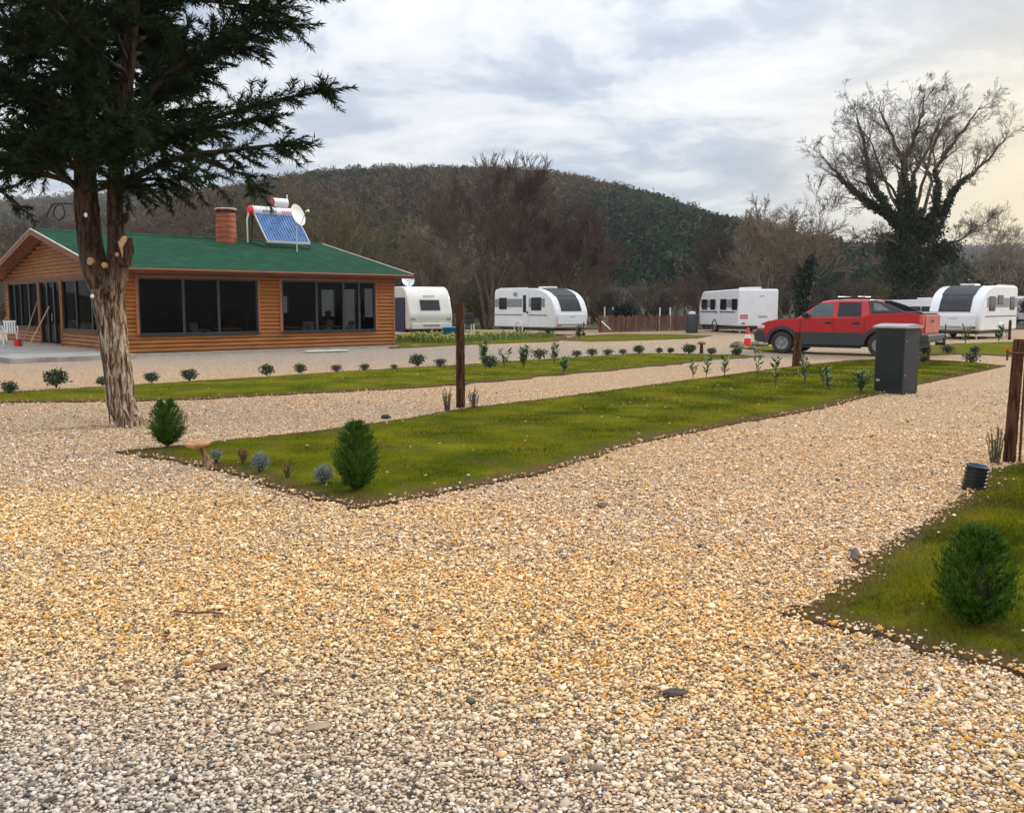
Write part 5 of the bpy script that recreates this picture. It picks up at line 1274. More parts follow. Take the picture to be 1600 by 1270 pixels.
    ln = np.linalg.norm(lb[:, 3:6] - lb[:, :3], axis=1); w_ = ln * np.clip((zmax + 1.3 - lb[:, 2]) / 3.0, 0, 1) ** 1.2
    k = 42000; i = g.choice(len(lb), k, p=w_ / w_.sum()); f = g.uniform(0, 1, (k, 1)); c = lb[i, :3] * (1 - f) + lb[i, 3:6] * f
    sg = np.interp(c[:, 2], [0, 3, 5, 7, 9.5], [.68, .70, .54, .30, .12]) * np.where(lb[i, 6] > .3, 1, .62)
    cl = g.normal(0, 1, (400, 3)); c = c + np.clip(cl[g.integers(0, 400, k)] * .6 + g.normal(0, .45, (k, 3)), -1.45, 1.45) * sg[:, None]
    # two leafy side clumps low on the limbs
    e = np.array([L(1395, 382), L(1475, 395), L(1450, 360), L(1405, 420), L(1440, 430), L(1420, 340)]); ei = g.integers(0, 6, 14000)
    c2 = e[ei] + np.clip(g.normal(0, 1, (14000, 3)), -1.7, 1.7) * np.array([.50, .55, .38])
    c = np.concatenate([c, c2]); c = c[c[:, 2] > .05]
    V, Fq = leaf_cloud(g, c, .05, .17); mesh_np('ivy', V, Fq, M_IVY, t)
big_ivy_tree()
bare_tree('bare_tree', 'tallest reddish brown bare tree reaching above the hill, left of the door caravan', 765, 520, 246, 64, 51, 5, .32, M_GREYBARK, TW_BROWN, .13, 4, (5, 8), (15, 42), .09, L0=.62, rmin=.012)
bare_tree('bare_tree', 'many-stemmed reddish bare tree standing behind the door caravan', 885, 520, 282, 62, 52, 6, .42, M_GREYBARK, TW_BROWN, .17, 4, (5, 8), (18, 45), .08, L0=.6)
bare_tree('bare_tree', 'dark round-crowned bare tree just left of the boxy caravan', 1100, 520, 335, 70, 53, 1, .3, M_GREYBARK, TW_DARK, .22, 4, (6, 9), (25, 60), .05, L0=.6, start=.35)
bare_tree('bare_tree', 'pale slender bare tree behind the boxy caravan', 1190, 520, 298, 66, 54, 2, .2, M_PALEBARK, TW_PALE, .12, 4, (5, 8), (20, 45), .06, L0=.7)
bare_tree('bare_tree', 'bare tree with ivied lower trunk above the pickup bonnet', 1262, 520, 278, 64, 55, 2, .16, M_GREYBARK, TW_PALE, .15, 4, (5, 8), (20, 50), .05, L0=.7, ivy=5000)
bare_tree('bare_tree', 'leafless tree rising behind the green cabin roof, left of the chimney', 280, 520, 280, 62, 56, 3, .35, M_GREYBARK, TW_BROWN, .11, 4, (4, 7), (25, 55), .04, L0=.65)
bare_tree('bare_tree', 'yellowish olive tree behind the cabin, right of the satellite dish', 500, 520, 278, 66, 57, 4, .45, M_GREYBARK, TW_OLIVE, .12, 4, (6, 8), (25, 55), .04, L0=.6)
bare_tree('bare_tree', 'bare tree standing between the cream caravan and the tallest tree', 680, 520, 350, 72, 58, 3, .35, M_PALEBARK, TW_PALE, .13, 4, (5, 8), (22, 50), .06)
bare_tree('bare_tree', 'pale thin bare tree right of the ivy tree at the picture edge', 1560, 520, 305, 78, 59, 3, .3, M_PALEBARK, TW_PALE, .07, 4, (4, 7), (25, 55), .03, L0=.65, rmin=.009)
bare_tree('bare_tree', 'small pale bare tree between the boxy caravan and the ivied trunk', 1226, 520, 330, 74, 60, 2, .3, M_PALEBARK, TW_PALE, .08, 4, (5, 7), (22, 50), .05)
bare_tree('bare_tree', 'grey bare tree rising behind the left end of the cabin roof', 60, 520, 322, 70, 61, 3, .4, M_GREYBARK, TW_BROWN, .10, 4, (5, 7), (25, 50), .04)
# the brown thicket along the campsite edge reads as one mass: one object
def thicket():
    g = rnd(90); pr = []
    for i in range(5):
        out = []
        for st in range(5):
            a = 2 * PI * (st + g.uniform(0, .6)) / 5; sp = g.uniform(.25, .6)
            grow(g, np.array([math.cos(a) * .2, math.sin(a) * .2, -.1]), unit(np.array([math.cos(a) * sp, math.sin(a) * sp, 1.0])), 3.6 * g.uniform(.8, 1.1), .09, 0, 3, out, .05, .10, (20, 52), (5, 6), (.42, .68), .2, (7, 6, 5, 4), .014)
        A = np.array(out)[:, :8]; A[:, :6] *= 4.6 / A[:, 5].max(); pr.append(A)
    VV = []; FF = []; CC = []; off = 0
    tones = [(.080, .050, .038), (.060, .045, .036), (.095, .066, .050), (.090, .076, .040), (.115, .088, .063)]
    for row, (Y0_, n_, s0) in enumerate(((70, 24, .78), (80, 30, 1.0), (92, 34, 1.3), (108, 34, 1.45))):
        for i in range(n_):
            px = -60 + 1760 * (i + g.uniform(.1, .9)) / n_; Y = Y0_ + g.uniform(-4, 5)
            if row == 0 and (px < 380 or 760 < px < 860): continue
            sc_ = s0 * g.uniform(.75, 1.2) * (.72 if 930 < px < 1075 else 1) * (.72 if px > 1180 else 1) * (.62 if px < 340 else 1)
            A = pr[int(g.integers(0, 5))].copy(); a = g.uniform(0, 6.28); ca, sa = math.cos(a), math.sin(a)
            for k in (0, 3):
                x, y = A[:, k].copy(), A[:, k + 1].copy(); A[:, k] = (x * ca - y * sa) * sc_ + (px - 800) / F * Y; A[:, k + 1] = (x * sa + y * ca) * sc_ + Y; A[:, k + 2] *= sc_
            V, Fq = segs_arrays(A, 3); VV.append(V); FF.append(Fq + off); off += len(V)
            c = np.array(tones[int(g.integers(0, 5))]) * g.uniform(.75, 1.3); CC.append(np.concatenate([np.repeat((c[None] * g.uniform(.75, 1.25, (len(A), 1))), 6, 0), np.ones((len(V), 1))], 1))
    o = mesh_np('thicket', np.concatenate(VV), np.concatenate(FF), M_FOREST, None, True, {'tree_color': ('FLOAT_COLOR', np.concatenate(CC))})
    tag(o, 'dense brown leafless thicket along the campsite edge', kind='stuff'); print('thicket', off)
thicket()

# ================================================================ EVERGREEN BUSHES
M_THUJA = mat('thuja_needles', (.014, .055, .004), (.075, .165, .012), 7, .7, spec=.2, rand=True, lo=.15, hi=.85)
M_BUSH = mat('bush_leaves', (.012, .032, .010), (.045, .085, .022), 10, .5, rand=True, lo=.15, hi=.85)
M_LAUREL = mat('laurel_leaves', (.035, .080, .012), (.14, .21, .05), 6, .4, rand=True, lo=.15, hi=.85)
M_SILVER = mat('silver_leaves', (.13, .16, .14), (.30, .34, .31), 14, .8, rand=True, lo=.15, hi=.85)
M_REDTWIG = mat('reddish_twigs', (.10, .030, .012), (.22, .075, .030), 14, .8, rand=True, lo=.15, hi=.85)
M_ROSE = mat('rosemary_leaves', (.045, .070, .035), (.12, .15, .08), 14, .7, rand=True, lo=.15, hi=.85)
M_STEM = mat('stem_brown', (.06, .035, .02), (.12, .075, .04), 20, .8)
def thuja(label, loc, h, w, seed):
    g = rnd(seed); t = thing('thuja_bush', label, 'bush', loc)
    B().tube([(0, 0, -.02), (0, 0, h * .25), (0, 0, h * .7)], [.022, .018, .008], 8).build('stem', M_STEM, t)
    L_ = []
    for i in range(430):
        z = g.uniform(0, 1) ** .9; a = g.uniform(0, 2 * PI)
        rad = w / 2 * (math.sin(PI * (z * .87 + .09) ** .95) ** .60) * g.uniform(.74, 1.10); p1 = np.array([math.cos(a) * rad, math.sin(a) * rad, h * (.06 + .88 * z)])
        p0 = np.array([math.cos(a) * rad * .15, math.sin(a) * rad * .15, max(.01, p1[2] - rad * g.uniform(.9, 1.7))]); n = 11
        tan = unit(np.array([-math.sin(a), math.cos(a), g.normal(0, .3)]))
        for j in range(n):
            f = (j + 1) / n; c = p0 * (1 - f) + p1 * f; c[2] += .03 * math.sin(f * PI); ax = unit(p1 - p0 + np.array([0, 0, .12 * f])); m_ = 4
            d = unit(ax[None] * .9 + tan[None] * g.uniform(-.9, .9, (m_, 1)) + g.normal(0, .22, (m_, 3)) + np.array([0, 0, .25]))
            L_.append(np.concatenate([np.repeat(c[None], m_, 0), d, g.uniform(.020, .046, (m_, 1)), g.uniform(.003, .0062, (m_, 1))], 1))
    A = np.concatenate(L_); V, Fq = leaf_arrays(A[:, :3], A[:, 3:6], perp(g, A[:, 3:6]), A[:, 6], A[:, 7]); mesh_np('foliage', V, Fq, M_THUJA, t)
    # dense inner body so no light comes through
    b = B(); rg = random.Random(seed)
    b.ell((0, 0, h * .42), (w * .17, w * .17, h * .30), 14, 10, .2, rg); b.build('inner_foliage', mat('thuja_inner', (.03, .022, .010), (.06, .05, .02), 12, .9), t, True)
    return t
thuja('egg-shaped thuja bush right of the cypress trunk, behind the log birdbath', G(262, 698, .03), .56, .42, 1)
thuja('egg-shaped thuja bush at the front tip of the middle lawn', G(558, 768, .03), .63, .40, 2)
thuja('nearest thuja bush on the lawn at the right, front corner', G(1523, 978, .022), .52, .39, 3)
def shrub(name, label, cat, loc, w, h, mt, seed, n=420, ln=.035, group=None, up=.2, stems=7, lw=.5, hollow=.5, proto=None):
    g = rnd(seed); t = thing(name, label, cat, loc, g.uniform(0, 6.28), group)
    b = B(); tips = []
    for i in range(stems):
        a = 2 * PI * i / stems + g.uniform(-.4, .4); r = w * .38 * g.uniform(.5, 1); p = (math.cos(a) * r, math.sin(a) * r, h * g.uniform(.30, .95)); tips.append(p)
        b.tube([(0, 0, -.01), (p[0] * .4, p[1] * .4, p[2] * .5), p], [.008, .006, .003], 5)
    b.build('stem', M_STEM, t)
    d0 = rand_dirs(g, n); rr = g.uniform(0, 1, (n, 1)) ** .4; c = d0 * rr * np.array([w / 2, w / 2, h * .52]) + np.array([0, 0, h * .44])
    tp = np.array(tips)[g.integers(0, stems, n)]; c = c * (1 - hollow) + (tp + g.normal(0, w * .10, (n, 3))) * hollow; c[:, 2] = np.clip(c[:, 2], .01, None)
    d = unit(d0 + g.normal(0, .5, (n, 3)) + np.array([0, 0, up])); V, Fq = leaf_arrays(c, d, perp(g, d), g.uniform(.7, 1.3, n) * ln, g.uniform(.7, 1.2, n) * ln * lw); mesh_np('foliage', V, Fq, mt, t)
    return t
P0 = shrub('round_shrub', 'x', 'shrub', (0, 0, 0), .52, .32, M_BUSH, 5, 620, .052, lw=.6, hollow=.35, stems=11)
P1 = shrub('round_shrub', 'x', 'shrub', (0, 0, 0), .50, .26, mat('dull_leaves', (.03, .035, .018), (.075, .080, .04), 10, .6, rand=True, lo=.15, hi=.85), 6, 480, .05, lw=.5, hollow=.45, stems=10)
used = set()
def place(proto, label, px, py, hpx, group, z=.03):
    x, y, _ = G(px, py, z); hm = hpx / F * y; s = hm / (.32 if proto is P0 else .26 if proto is P1 else 1)
    if id(proto) in used: o = dup(proto, (x, y, z), (px * 1.7) % 6.28, label, s, group)
    else: used.add(id(proto)); o = proto; o.location = (x, y, z); o.scale = (s, s, s); o['label'] = label; o['group'] = group
    o.rotation_euler = (0, 0, (px * 1.7) % 6.28); return o
GR = 'round shrubs along the back lawn'
rows = [(P0, 15, 614, 19, 'low shrub at the left picture edge of the back lawn'), (P0, 88, 605, 29, 'largest round shrub, between the left edge and the cypress trunk'), (P0, 160, 603, 15, 'shrub half hidden behind the left side of the cypress trunk'),
        (P0, 237, 598, 17, 'first shrub right of the cypress trunk on the back lawn'), (P0, 296, 595, 19, 'round shrub below the left side of the left picture window'), (P0, 417, 587, 18, 'round shrub below the wood between the two picture windows'), (P0, 469, 583, 15, 'flat shrub below the left end of the right picture window'),
        (P1, 526, 581, 12, 'low dull shrub below the middle of the right picture window'), (P1, 570, 579, 11, 'low dull shrub below the right end of the right picture window'), (P1, 616, 577, 8, 'tiny mound shrub below the right cabin corner'), (P0, 652, 572, 19, 'upright shrub below the cream caravan, left of the tall post'), (P1, 688, 573, 13, 'spreading shrub just left of the tall wooden post'),
        (P0, 765, 575, 20, 'leafy shrub just right of the tall wooden post'), (P1, 843, 561, 16, 'greyish shrub between the laurel saplings of the back lawn'), (P1, 901, 558, 11, 'dull shrub right of the laurel saplings, first of the small row'), (P1, 925, 556, 12, 'dull shrub second of the small row right of the laurels'),
        (P1, 950, 556, 11, 'dull shrub third of the small row, below the caravan drawbar'), (P1, 973, 554, 9, 'tiny shrub fourth of the small row, below the fence start'), (P0, 998, 553, 14, 'green shrub below the middle of the brown fence'), (P0, 1030, 552, 9, 'low green mound below the right part of the fence'), (P0, 1048, 552, 9, 'low green mound left of the wood mushroom stump'),
        (P0, 1077, 553, 16, 'rounded green shrub left of the small mushroom-shaped stump'), (P0, 1112, 554, 11, 'olive shrub right of the small mushroom-shaped stump'), (P0, 1151, 556, 13, 'small light shrub at the right tip of the back lawn'),
        (P1, 1480, 552, 13, 'dull shrub on the right lawn behind the metal cabinet'), (P0, 1523, 553, 12, 'green shrub on the far right lawn below the dark window caravan'), (P0, 1443, 567, 12, 'low shrub just right of the metal cabinet by the path'), (P1, 1517, 567, 16, 'dark shrub at the right end of the middle lawn'), (P0, 1444, 553, 14, 'shrub behind the pickup tow hitch')]
for pr, x, y, h, l in rows: place(pr, l, x, y, h, GR)
# laurel saplings: thin stem with a few big leaves
def sapling(name, label, px, py, hpx, seed, mt=None, nst=2, group='laurel saplings on the lawns', dens=1, ln=.12):
    g = rnd(seed); x, y, _ = G(px, py, .03); h = 1.12 * hpx / F * y; t = thing(name, label, 'sapling', (x, y, .03), 0, group); b = B(); C_ = []; D_ = []
    for i in range(nst):
        dx, dy = g.normal(0, .16 * h, 2); pts = [(0, 0, 0), (dx * .4, dy * .4, h * .45), (dx, dy, h * g.uniform(.8, 1))]; b.tube(pts, [.008, .006, .003], 5)
        for j in range(int(9 * dens)):
            f = .2 + .8 * j / (9 * dens); p = np.array([dx * f, dy * f, pts[2][2] * f]); a = g.uniform(0, 6.28); D_.append((math.cos(a), math.sin(a), g.uniform(.2, 1.1))); C_.append(p)
            if g.uniform() < .5: D_.append((math.cos(a + 2.6), math.sin(a + 2.6), g.uniform(.2, 1.1))); C_.append(p)
    b.build('stem', M_STEM, t); c = np.array(C_); d = unit(np.array(D_)); k = len(c)
    V, Fq = leaf_arrays(c, d, unit(np.cross(d, np.array([[0, 0, 1.]])) + g.normal(0, .3, (k, 3))), g.uniform(.9, 1.6, k) * ln * (y / 20) ** .5, g.uniform(.45, .65, k) * ln * (y / 20) ** .5); mesh_np('leaves', V, Fq, mt or M_LAUREL, t)
for i, (px, py, h, n_, l) in enumerate(((757, 573, 36, 5, 'bushiest laurel sapling, right of the tall post'), (788, 572, 26, 2, 'slim laurel sapling second from the tall post'), (818, 575, 32, 5, 'leaning laurel sapling below the caravan wheel'), (866, 568, 32, 3, 'laurel sapling below the dark panoramic nose'), (880, 584, 24, 3, 'laurel sapling nearest the gravel track'),
        (1083, 590, 24, 2, 'thin sapling on the middle lawn edge, leftmost of the group'), (1103, 590, 28, 2, 'thin sapling beside the leftmost one on the middle lawn'), (1132, 588, 26, 2, 'sapling with curled leaves on the middle lawn edge'), (1184, 590, 44, 2, 'tall thin sapling left of the short post'), (1212, 606, 46, 2, 'tallest thin sapling on the middle lawn'), (1258, 600, 42, 3, 'leafy sapling just right of the short post'),
        (1296, 610, 34, 3, 'sparse sapling midway between the short post and the cabinet'), (1345, 614, 32, 4, 'bushy sapling close left of the metal cabinet'), (1508, 537, 26, 3, 'sapling in front of the right caravan nose'), (1560, 535, 22, 4, 'leafy bush in front of the right caravan side'), (905, 530, 20, 4, 'leafy sapling at the drawbar of the door caravan'))):
    sapling('laurel_sapling', l, px, py, h, 200 + i, nst=n_, dens=1.0 if px > 1000 and px < 1300 else 1.5)
shrub('lavender_bush', 'silver grey lavender bush between the two red twiggy plants', 'plant', G(407, 738, .03), .22, .21, M_SILVER, 11, 1100, .028, up=.9, lw=.28, stems=18, hollow=.3)
shrub('lavender_bush', 'silver grey lavender bush just left of the middle thuja', 'plant', G(506, 757, .03), .19, .185, M_SILVER, 12, 950, .028, up=.9, lw=.28, stems=18, hollow=.3)
shrub('lavender_bush', 'small grey-green lavender behind the log birdbath', 'plant', G(338, 724, .03), .13, .15, M_SILVER, 13, 350, .03, up=.9, lw=.28)
shrub('red_twig_plant', 'reddish twiggy plant left of the silver lavender', 'plant', G(380, 727, .03), .17, .16, M_REDTWIG, 14, 110, .035, up=.9, lw=.22, stems=12, hollow=.8)
shrub('red_twig_plant', 'reddish twiggy plant with bare stem right of the silver lavender', 'plant', G(449, 748, .03), .20, .17, M_REDTWIG, 15, 60, .035, up=.7, lw=.25, stems=9, hollow=.85)
def rosemary(label, loc, w, h, seed):
    g = rnd(seed); t = thing('rosemary_plant', label, 'plant', loc); b = B(); C_ = []; D_ = []
    for i in range(20):
        a = g.uniform(0, 6.28); r = w * .38 * g.uniform(0, 1) ** .5; hh = h * g.uniform(.5, 1.05); tx = math.cos(a) * r * 1.2 + g.normal(0, .012); ty_ = math.sin(a) * r * 1.2 + g.normal(0, .012)
        b.tube([(math.cos(a) * r * .6, math.sin(a) * r * .6, -.01), (tx, ty_, hh)], [.004, .002], 4)
        for j in range(34):
            f = g.uniform(.05, 1); C_.append((math.cos(a) * r * .6 * (1 - f) + tx * f, math.sin(a) * r * .6 * (1 - f) + ty_ * f, hh * f)); q = g.uniform(0, 6.28); D_.append((math.cos(q) * .6, math.sin(q) * .6, 1))
    b.build('stem', M_STEM, t); c = np.array(C_); d = unit(np.array(D_)); V, Fq = leaf_arrays(c, d, perp(g, d), g.uniform(.02, .04, len(c)), g.uniform(.005, .009, len(c))); mesh_np('foliage', V, Fq, M_ROSE, t)
for i, (px, py, hp, wp, l) in enumerate(((699, 641, 36, 20, 'rosemary tuft on the left of the tall wooden post'), (741, 638, 34, 20, 'rosemary tuft on the right of the tall wooden post'), (1556, 722, 56, 30, 'rosemary tuft on the left of the right post'))):
    x, y, _ = G(px, py, .02); rosemary(l, (x, y, .02), wp / F * y, hp / F * y, 20 + i)
sb_ = shrub('evergreen_bush', 'dark round evergreen bush behind the brown fence', 'bush', ((975 - 800) / F * 60, 60, 0), 2.1, 2.0, M_IVY, 31, 3500, .16, lw=.8, hollow=.2)
shrub('evergreen_bush', 'dark green evergreen crown above the roof of the dark window caravan', 'tree', ((1516 - 800) / F * 62, 62, 0), 3.0, 3.6, M_IVY, 32, 3500, .22, lw=.8, hollow=.2)
# yellow flower bed behind the cabin corner
def flowers():
    g = rnd(17); C_ = []; D_ = []; fl = B()
    q = [(612, 538), (640, 536), (680, 538), (720, 538), (780, 534), (860, 530), (868, 526), (760, 526), (640, 528)]
    pg = [G(*p) for p in q]; n = 0
    while n < 480:
        px = g.uniform(610, 868); py = g.uniform(527, 538); x, y, _ = G(px, py)
        if not inpoly(np.array([x]), np.array([y]), pg)[0]: continue
        h = g.uniform(.16, .34); n += 1
        for j in range(7): C_.append((x + g.normal(0, .05), y + g.normal(0, .05), .03)); D_.append((g.normal(0, .25), g.normal(0, .25), 1, h * 1.2))
        if g.uniform() < .38: fl.ell((x, y, .03 + h * 1.1), (.055, .055, .04), 5, 3)
    c = np.array(C_); d = np.array(D_); dd = unit(d[:, :3]); V, Fq = leaf_arrays(c, dd, perp(g, dd), d[:, 3], np.full(len(c), .035))
    tag(mesh_np('flower_bed', V, Fq, mat('daffodil_leaf', (.07, .13, .02), (.20, .26, .05), 6, .6, rand=True, lo=.15, hi=.85)), 'strip of green daffodil leaves behind the gravel road', kind='stuff')
    tag(fl.build('daffodils', mat('daffodil_yellow', (.42, .34, .03), (.55, .46, .06), 6, .6)), 'yellow daffodil blooms in the strip below the caravans', kind='stuff')
flowers()

# ================================================================ POSTS, CABINET, SMALL THINGS
def post(label, px, py, top, wpx, lean=0, dz=0, seed=0, name='wooden_post'):
    x, y, _ = G(px, py); h = P(px, top, y)[2]; r = wpx / F * y / 2; g = rnd(seed)
    t = thing(name, label, 'post', (x, y, 0))
    pl = [(lean * f, 0, h * f - .02 * (f == 0), r * (1.05 - .10 * f)) for f in (0, .15, .35, .55, .75, .93)] + [(lean, 0, h, r * .9)]
    trunk_mesh('shaft', pl, POSTWOOD, t, 16, .05, seed, 5, .06); return t, x, y, h, r
post('tall rough dark wooden post between two rosemary tufts', 720, 637, 475, 13.5, 0, seed=1)
pt2 = post('short stubby wooden post in front of the pickup front wheel', 1244, 573, 519, 12, .02, seed=2)
trunk_mesh('splinter', [(pt2[4] * 1.3, -.05, 0, .05), (pt2[4] * 1.4, -.05, .25, .045), (pt2[4] * 1.3, -.05, .34, .02)], mat_bark('pale_wood', (.16, .12, .09), (.42, .36, .30)), pt2[0], 8, .1, 3)
pt3 = post('leaning dark wooden post with a water tap, right picture edge', 1577, 722, 530, 17, .03, seed=3)
h = pt3[3]; r = pt3[4]; T3 = pt3[0]
zt = P(1577, 551, pt3[2])[2]
tp = B().tube([(.05, -r, zt), (-.04, -r - .03, zt), (-.13, -r - .03, zt)], .011, 8).tube([(-.13, -r - .03, zt + .03), (-.13, -r - .03, zt - .075)], [.014, .009], 8).build('tap', mat('brass_dark', (.08, .04, .03), (.16, .08, .06), 20, .5, metal=.5), T3, True)
B().box(-.165, -.095, -r - .035, -r - .025, zt + .03, zt + .045).tube([(-.13, -r - .03, zt), (-.13, -r - .03, zt + .035)], .006, 6).build('handle', REDPLASTIC, tp)
B().tube([(.09, -.03, 0), (.095, -.02, .6), (.09, -.04, 1.16), (.06, -.05, 1.20)], .014, 8).build('water_pipe', mat('rusty_pipe', (.07, .035, .03), (.14, .07, .05), 16, .6), T3, True)
post('thin distant post on the far right lawn in front of the caravan side', 1577, 531, 500, 4, 0, seed=4)
post('thin short stake beside the tow hitch, right of the metal cabinet', 1450, 566, 548, 4, 0, seed=6)
# dark grey metal cabinet
def cabinet():
    c = np.array(G(1410, 617)[:2]); ang = math.atan2(c[0], c[1]); a = -ang + R(35)
    t = thing('metal_cabinet', 'anthracite metal service cabinet standing at the edge of the middle lawn', 'cabinet', (c[0], c[1], 0))
    sc = c[1] / F
    # near edge is at the origin; left face runs away to the left, right face to the right
    v = np.array([c[0], c[1]]); v /= np.linalg.norm(v); rt = np.array([v[1], -v[0]])
    th = R(33); dl = -rt * math.cos(th) + v * math.sin(th); dr = rt * math.sin(th) + v * math.cos(th)
    wl = .60; wr = .46; Hh = 1.26
    t.rotation_euler = (0, 0, math.atan2(-dl[1], -dl[0]))    # local -x along the left face, local +y along the right face
    b = B().box(-wl, 0, 0, wr, .05, Hh - .05).build('body', mat('anthracite_paint', (.016, .020, .022), (.022, .027, .030), 3, .5), t, bevel=.008)
    B().box(-wl + .01, -.01, .01, wr - .01, -.02, .051).build('plinth', DARKPLASTIC, t)
    B().box(-wl + .03, -.03, -.006, .0, .10, Hh - .10).build('door', mat('cabinet_door', (.008, .011, .013), (.012, .016, .018), 3, .45), t, bevel=.003)
    lid = B().prism([(-.045, Hh - .049), (wr + .045, Hh - .049), (wr + .045, Hh - .01), (wr / 2, Hh + .035), (-.045, Hh - .01)], -wl - .045, .045, axis='x').build('lid', mat('lid_grey', (.34, .33, .32), (.44, .43, .42), 3, .35, metal=.4), t, bevel=.004)
    for z in (.35, .98): B().tube([(-.001, .05, z), (.012, .05, z)], .012, 8).build('bolt', STEEL, t)
    B().box(-wl + .05, -wl + .13, -.02, -.006, .22, .26).build('lock', STEEL, t, bevel=.004)
cabinet()
# corrugated pipe stub
x, y, _ = G(1520, 766, .0); t = thing('corrugated_pipe', 'black corrugated pipe stub with blue lining sticking out of the gravel', 'pipe', (x, y, 0)); t.rotation_euler = (R(4), R(7), 0)
rr = .098; pf = []
for i in range(8):
    z = -.04 + i * .034; pf += [(rr * .90, z), (rr * .90, z + .010), (rr, z + .014), (rr, z + .028), (rr * .90, z + .033)]
M_PIPE = mat('black_pipe', (.007, .008, .012), (.015, .017, .022), 12, .4)
B().lathe(pf + [(rr * .84, pf[-1][1])], n=32).build('shell', M_PIPE, t, True, angle=40)
B().lathe([(rr * .838, pf[-1][1] - .002), (rr * .80, pf[-1][1] - .03), (rr * .80, .0), (0, .0)], n=32).build('lining', mat('blue_lining', (.03, .10, .20), (.06, .16, .28), 12, .4), t, True)
# leaning log birdbath
x, y, _ = G(325, 729, .03); t = thing('log_birdbath', 'leaning log stump topped with a hollowed wooden disc', 'garden ornament', (x, y, .03))
trunk_mesh('stump', [(.02, 0, -.02, .040), (0, 0, .06, .034), (-.04, 0, .14, .032), (-.075, 0, .19, .038), (-.08, 0, .20, .038)], mat_bark('stump_bark', (.16, .09, .05), (.42, .27, .16)), t, 16, .05, 4)
Md = Matrix.Translation((-.085, 0, .205)) @ Matrix.Rotation(R(-5), 4, 'Y') @ Matrix.Rotation(R(4), 4, 'X')
B().lathe([(0, -.01), (.075, -.01), (.118, .012), (.128, .035), (.122, .050), (.100, .047), (.075, .030), (0, .026)], n=24, M=Md).build('bowl', mat('bowl_wood', (.38, .17, .07), (.60, .34, .17), 14, .6, stretch=(1, 1, 1)), t, True)
x, y, _ = G(1096, 552); t = thing('mushroom_stump', 'small mushroom-shaped wooden stump at the back lawn edge', 'garden ornament', (x, y, .02))
trunk_mesh('stump', [(0, 0, -.02, .07), (0, 0, .28, .05)], POSTWOOD, t, 12, .05, 4); B().lathe([(0, .27), (.12, .28), (.16, .32), (.13, .37), (0, .40)], n=16).build('cap', mat('stump_cap', (.14, .07, .04), (.26, .14, .09), 9, .8), t, True)
# traffic cone with rocks
x, y, _ = G(1168, 541); t = thing('traffic_cone', 'red and white traffic cone in front of the boxy caravan', 'cone', (x, y, 0))
B().lathe([(0, .03), (.17, .03), (.145, .20), (.125, .32)], n=18).box(-.24, .24, -.24, .24, 0, .032).build('base', REDPLASTIC, t, bevel=.008)
B().lathe([(.126, .32), (.100, .48)], n=18).build('white_band', PLASTICWHITE, t, True); B().lathe([(.1, .48), (.045, .74), (.03, .75), (.028, .70)], n=18).build('tip', REDPLASTIC, t, True)
g = rnd(33); Mrock = mat('rock', (.10, .085, .05), (.26, .22, .16), 5, .9, bump=.5)
for i, (px, py, r, l) in enumerate(((1152, 543, .24, 'brown rock left of the traffic cone'), (1160, 545, .15, 'small rock in front left of the traffic cone'), (1184, 542, .24, 'brown rock right of the traffic cone'), (1176, 546, .14, 'small rock in front right of the traffic cone'), (1194, 541, .17, 'grey rock nearest the pickup front bumper'))):
    b = B(); rg = random.Random(i); b.ell((0, 0, r * .35), (r * 1.2, r, r * .62), 10, 7, .14, rg); o = tag(b.build('rock', Mrock, smooth=True), l, 'rock', 'rocks round the traffic cone'); o.location = G(px, py)
# brown fence
def fence():
    a = np.array(G(938, 520)[:2]); a = np.array([(938 - 800) / F * 57, 57.0]); b_ = np.array([(1082 - 800) / F * 62, 62.0]); L_ = np.linalg.norm(b_ - a); an = math.atan2(*(b_ - a)[::-1])
    t = thing('picket_fence', 'low brown wooden picket fence between two caravans', 'fence', (*a, 0), an); pk = B(); g = rnd(4); x = 0
    while x < L_:
        w_ = g.uniform(.09, .15); h = .98 + g.uniform(-.10, .06); l = g.normal(0, .02); pk.add([(x, -.02, 0), (x + w_, -.02, 0), (x + w_ + l, -.02, h), (x + w_ / 2 + l, -.02, h + .05), (x + l, -.02, h)] + [(x, .0, 0), (x + w_, .0, 0), (x + w_ + l, .0, h), (x + w_ / 2 + l, .0, h + .05), (x + l, .0, h)], [(0, 1, 2, 3, 4), (9, 8, 7, 6, 5), (0, 5, 6, 1), (1, 6, 7, 2), (2, 7, 8, 3), (3, 8, 9, 4), (4, 9, 5, 0)])
        x += w_ + g.uniform(.02, .08)
    pk.build('pickets', mat('fence_brown', (.07, .034, .022), (.20, .105, .070), 1.5, .85, stretch=(4, 1, .4), lo=.3, hi=.7), t)
    for z in (.3, .78): B().box(0, L_, .003, .05, z, z + .07).build('rail', WOODTRIM, t)
    x = 0
    while x <= L_ + .1: B().box(x - .05, x + .05, .052, .14, 0, 1.05).build('fence_post', WOODTRIM, t); x += L_ / 5
fence()
for px, l in ((944, 'white post standing left behind the brown fence'), (957, 'white post next to the evergreen bush behind the fence'), (1030, 'white post behind the middle of the brown fence'), (1046, 'white post behind the right part of the brown fence')):
    x = (px - 800) / F * 64; o = tag(B().box(-.05, .05, -.05, .05, 0, 1.55 if px < 1000 else 1.5).build('white_post', PLASTICWHITE, bevel=.01), l, 'post'); o.location = (x, 64, 0)
o = tag(B().tube([P(940, 502, 50), P(954, 515, 49.5)], .03, 6).build('white_strut', PLASTICWHITE), 'slanting white strut beside the door caravan nose', 'pole')
t = thing('gas_bottle', 'dark covered bin with white top left of the boxy caravan', 'bin', ((1080 - 800) / F * 56, 56, 0))
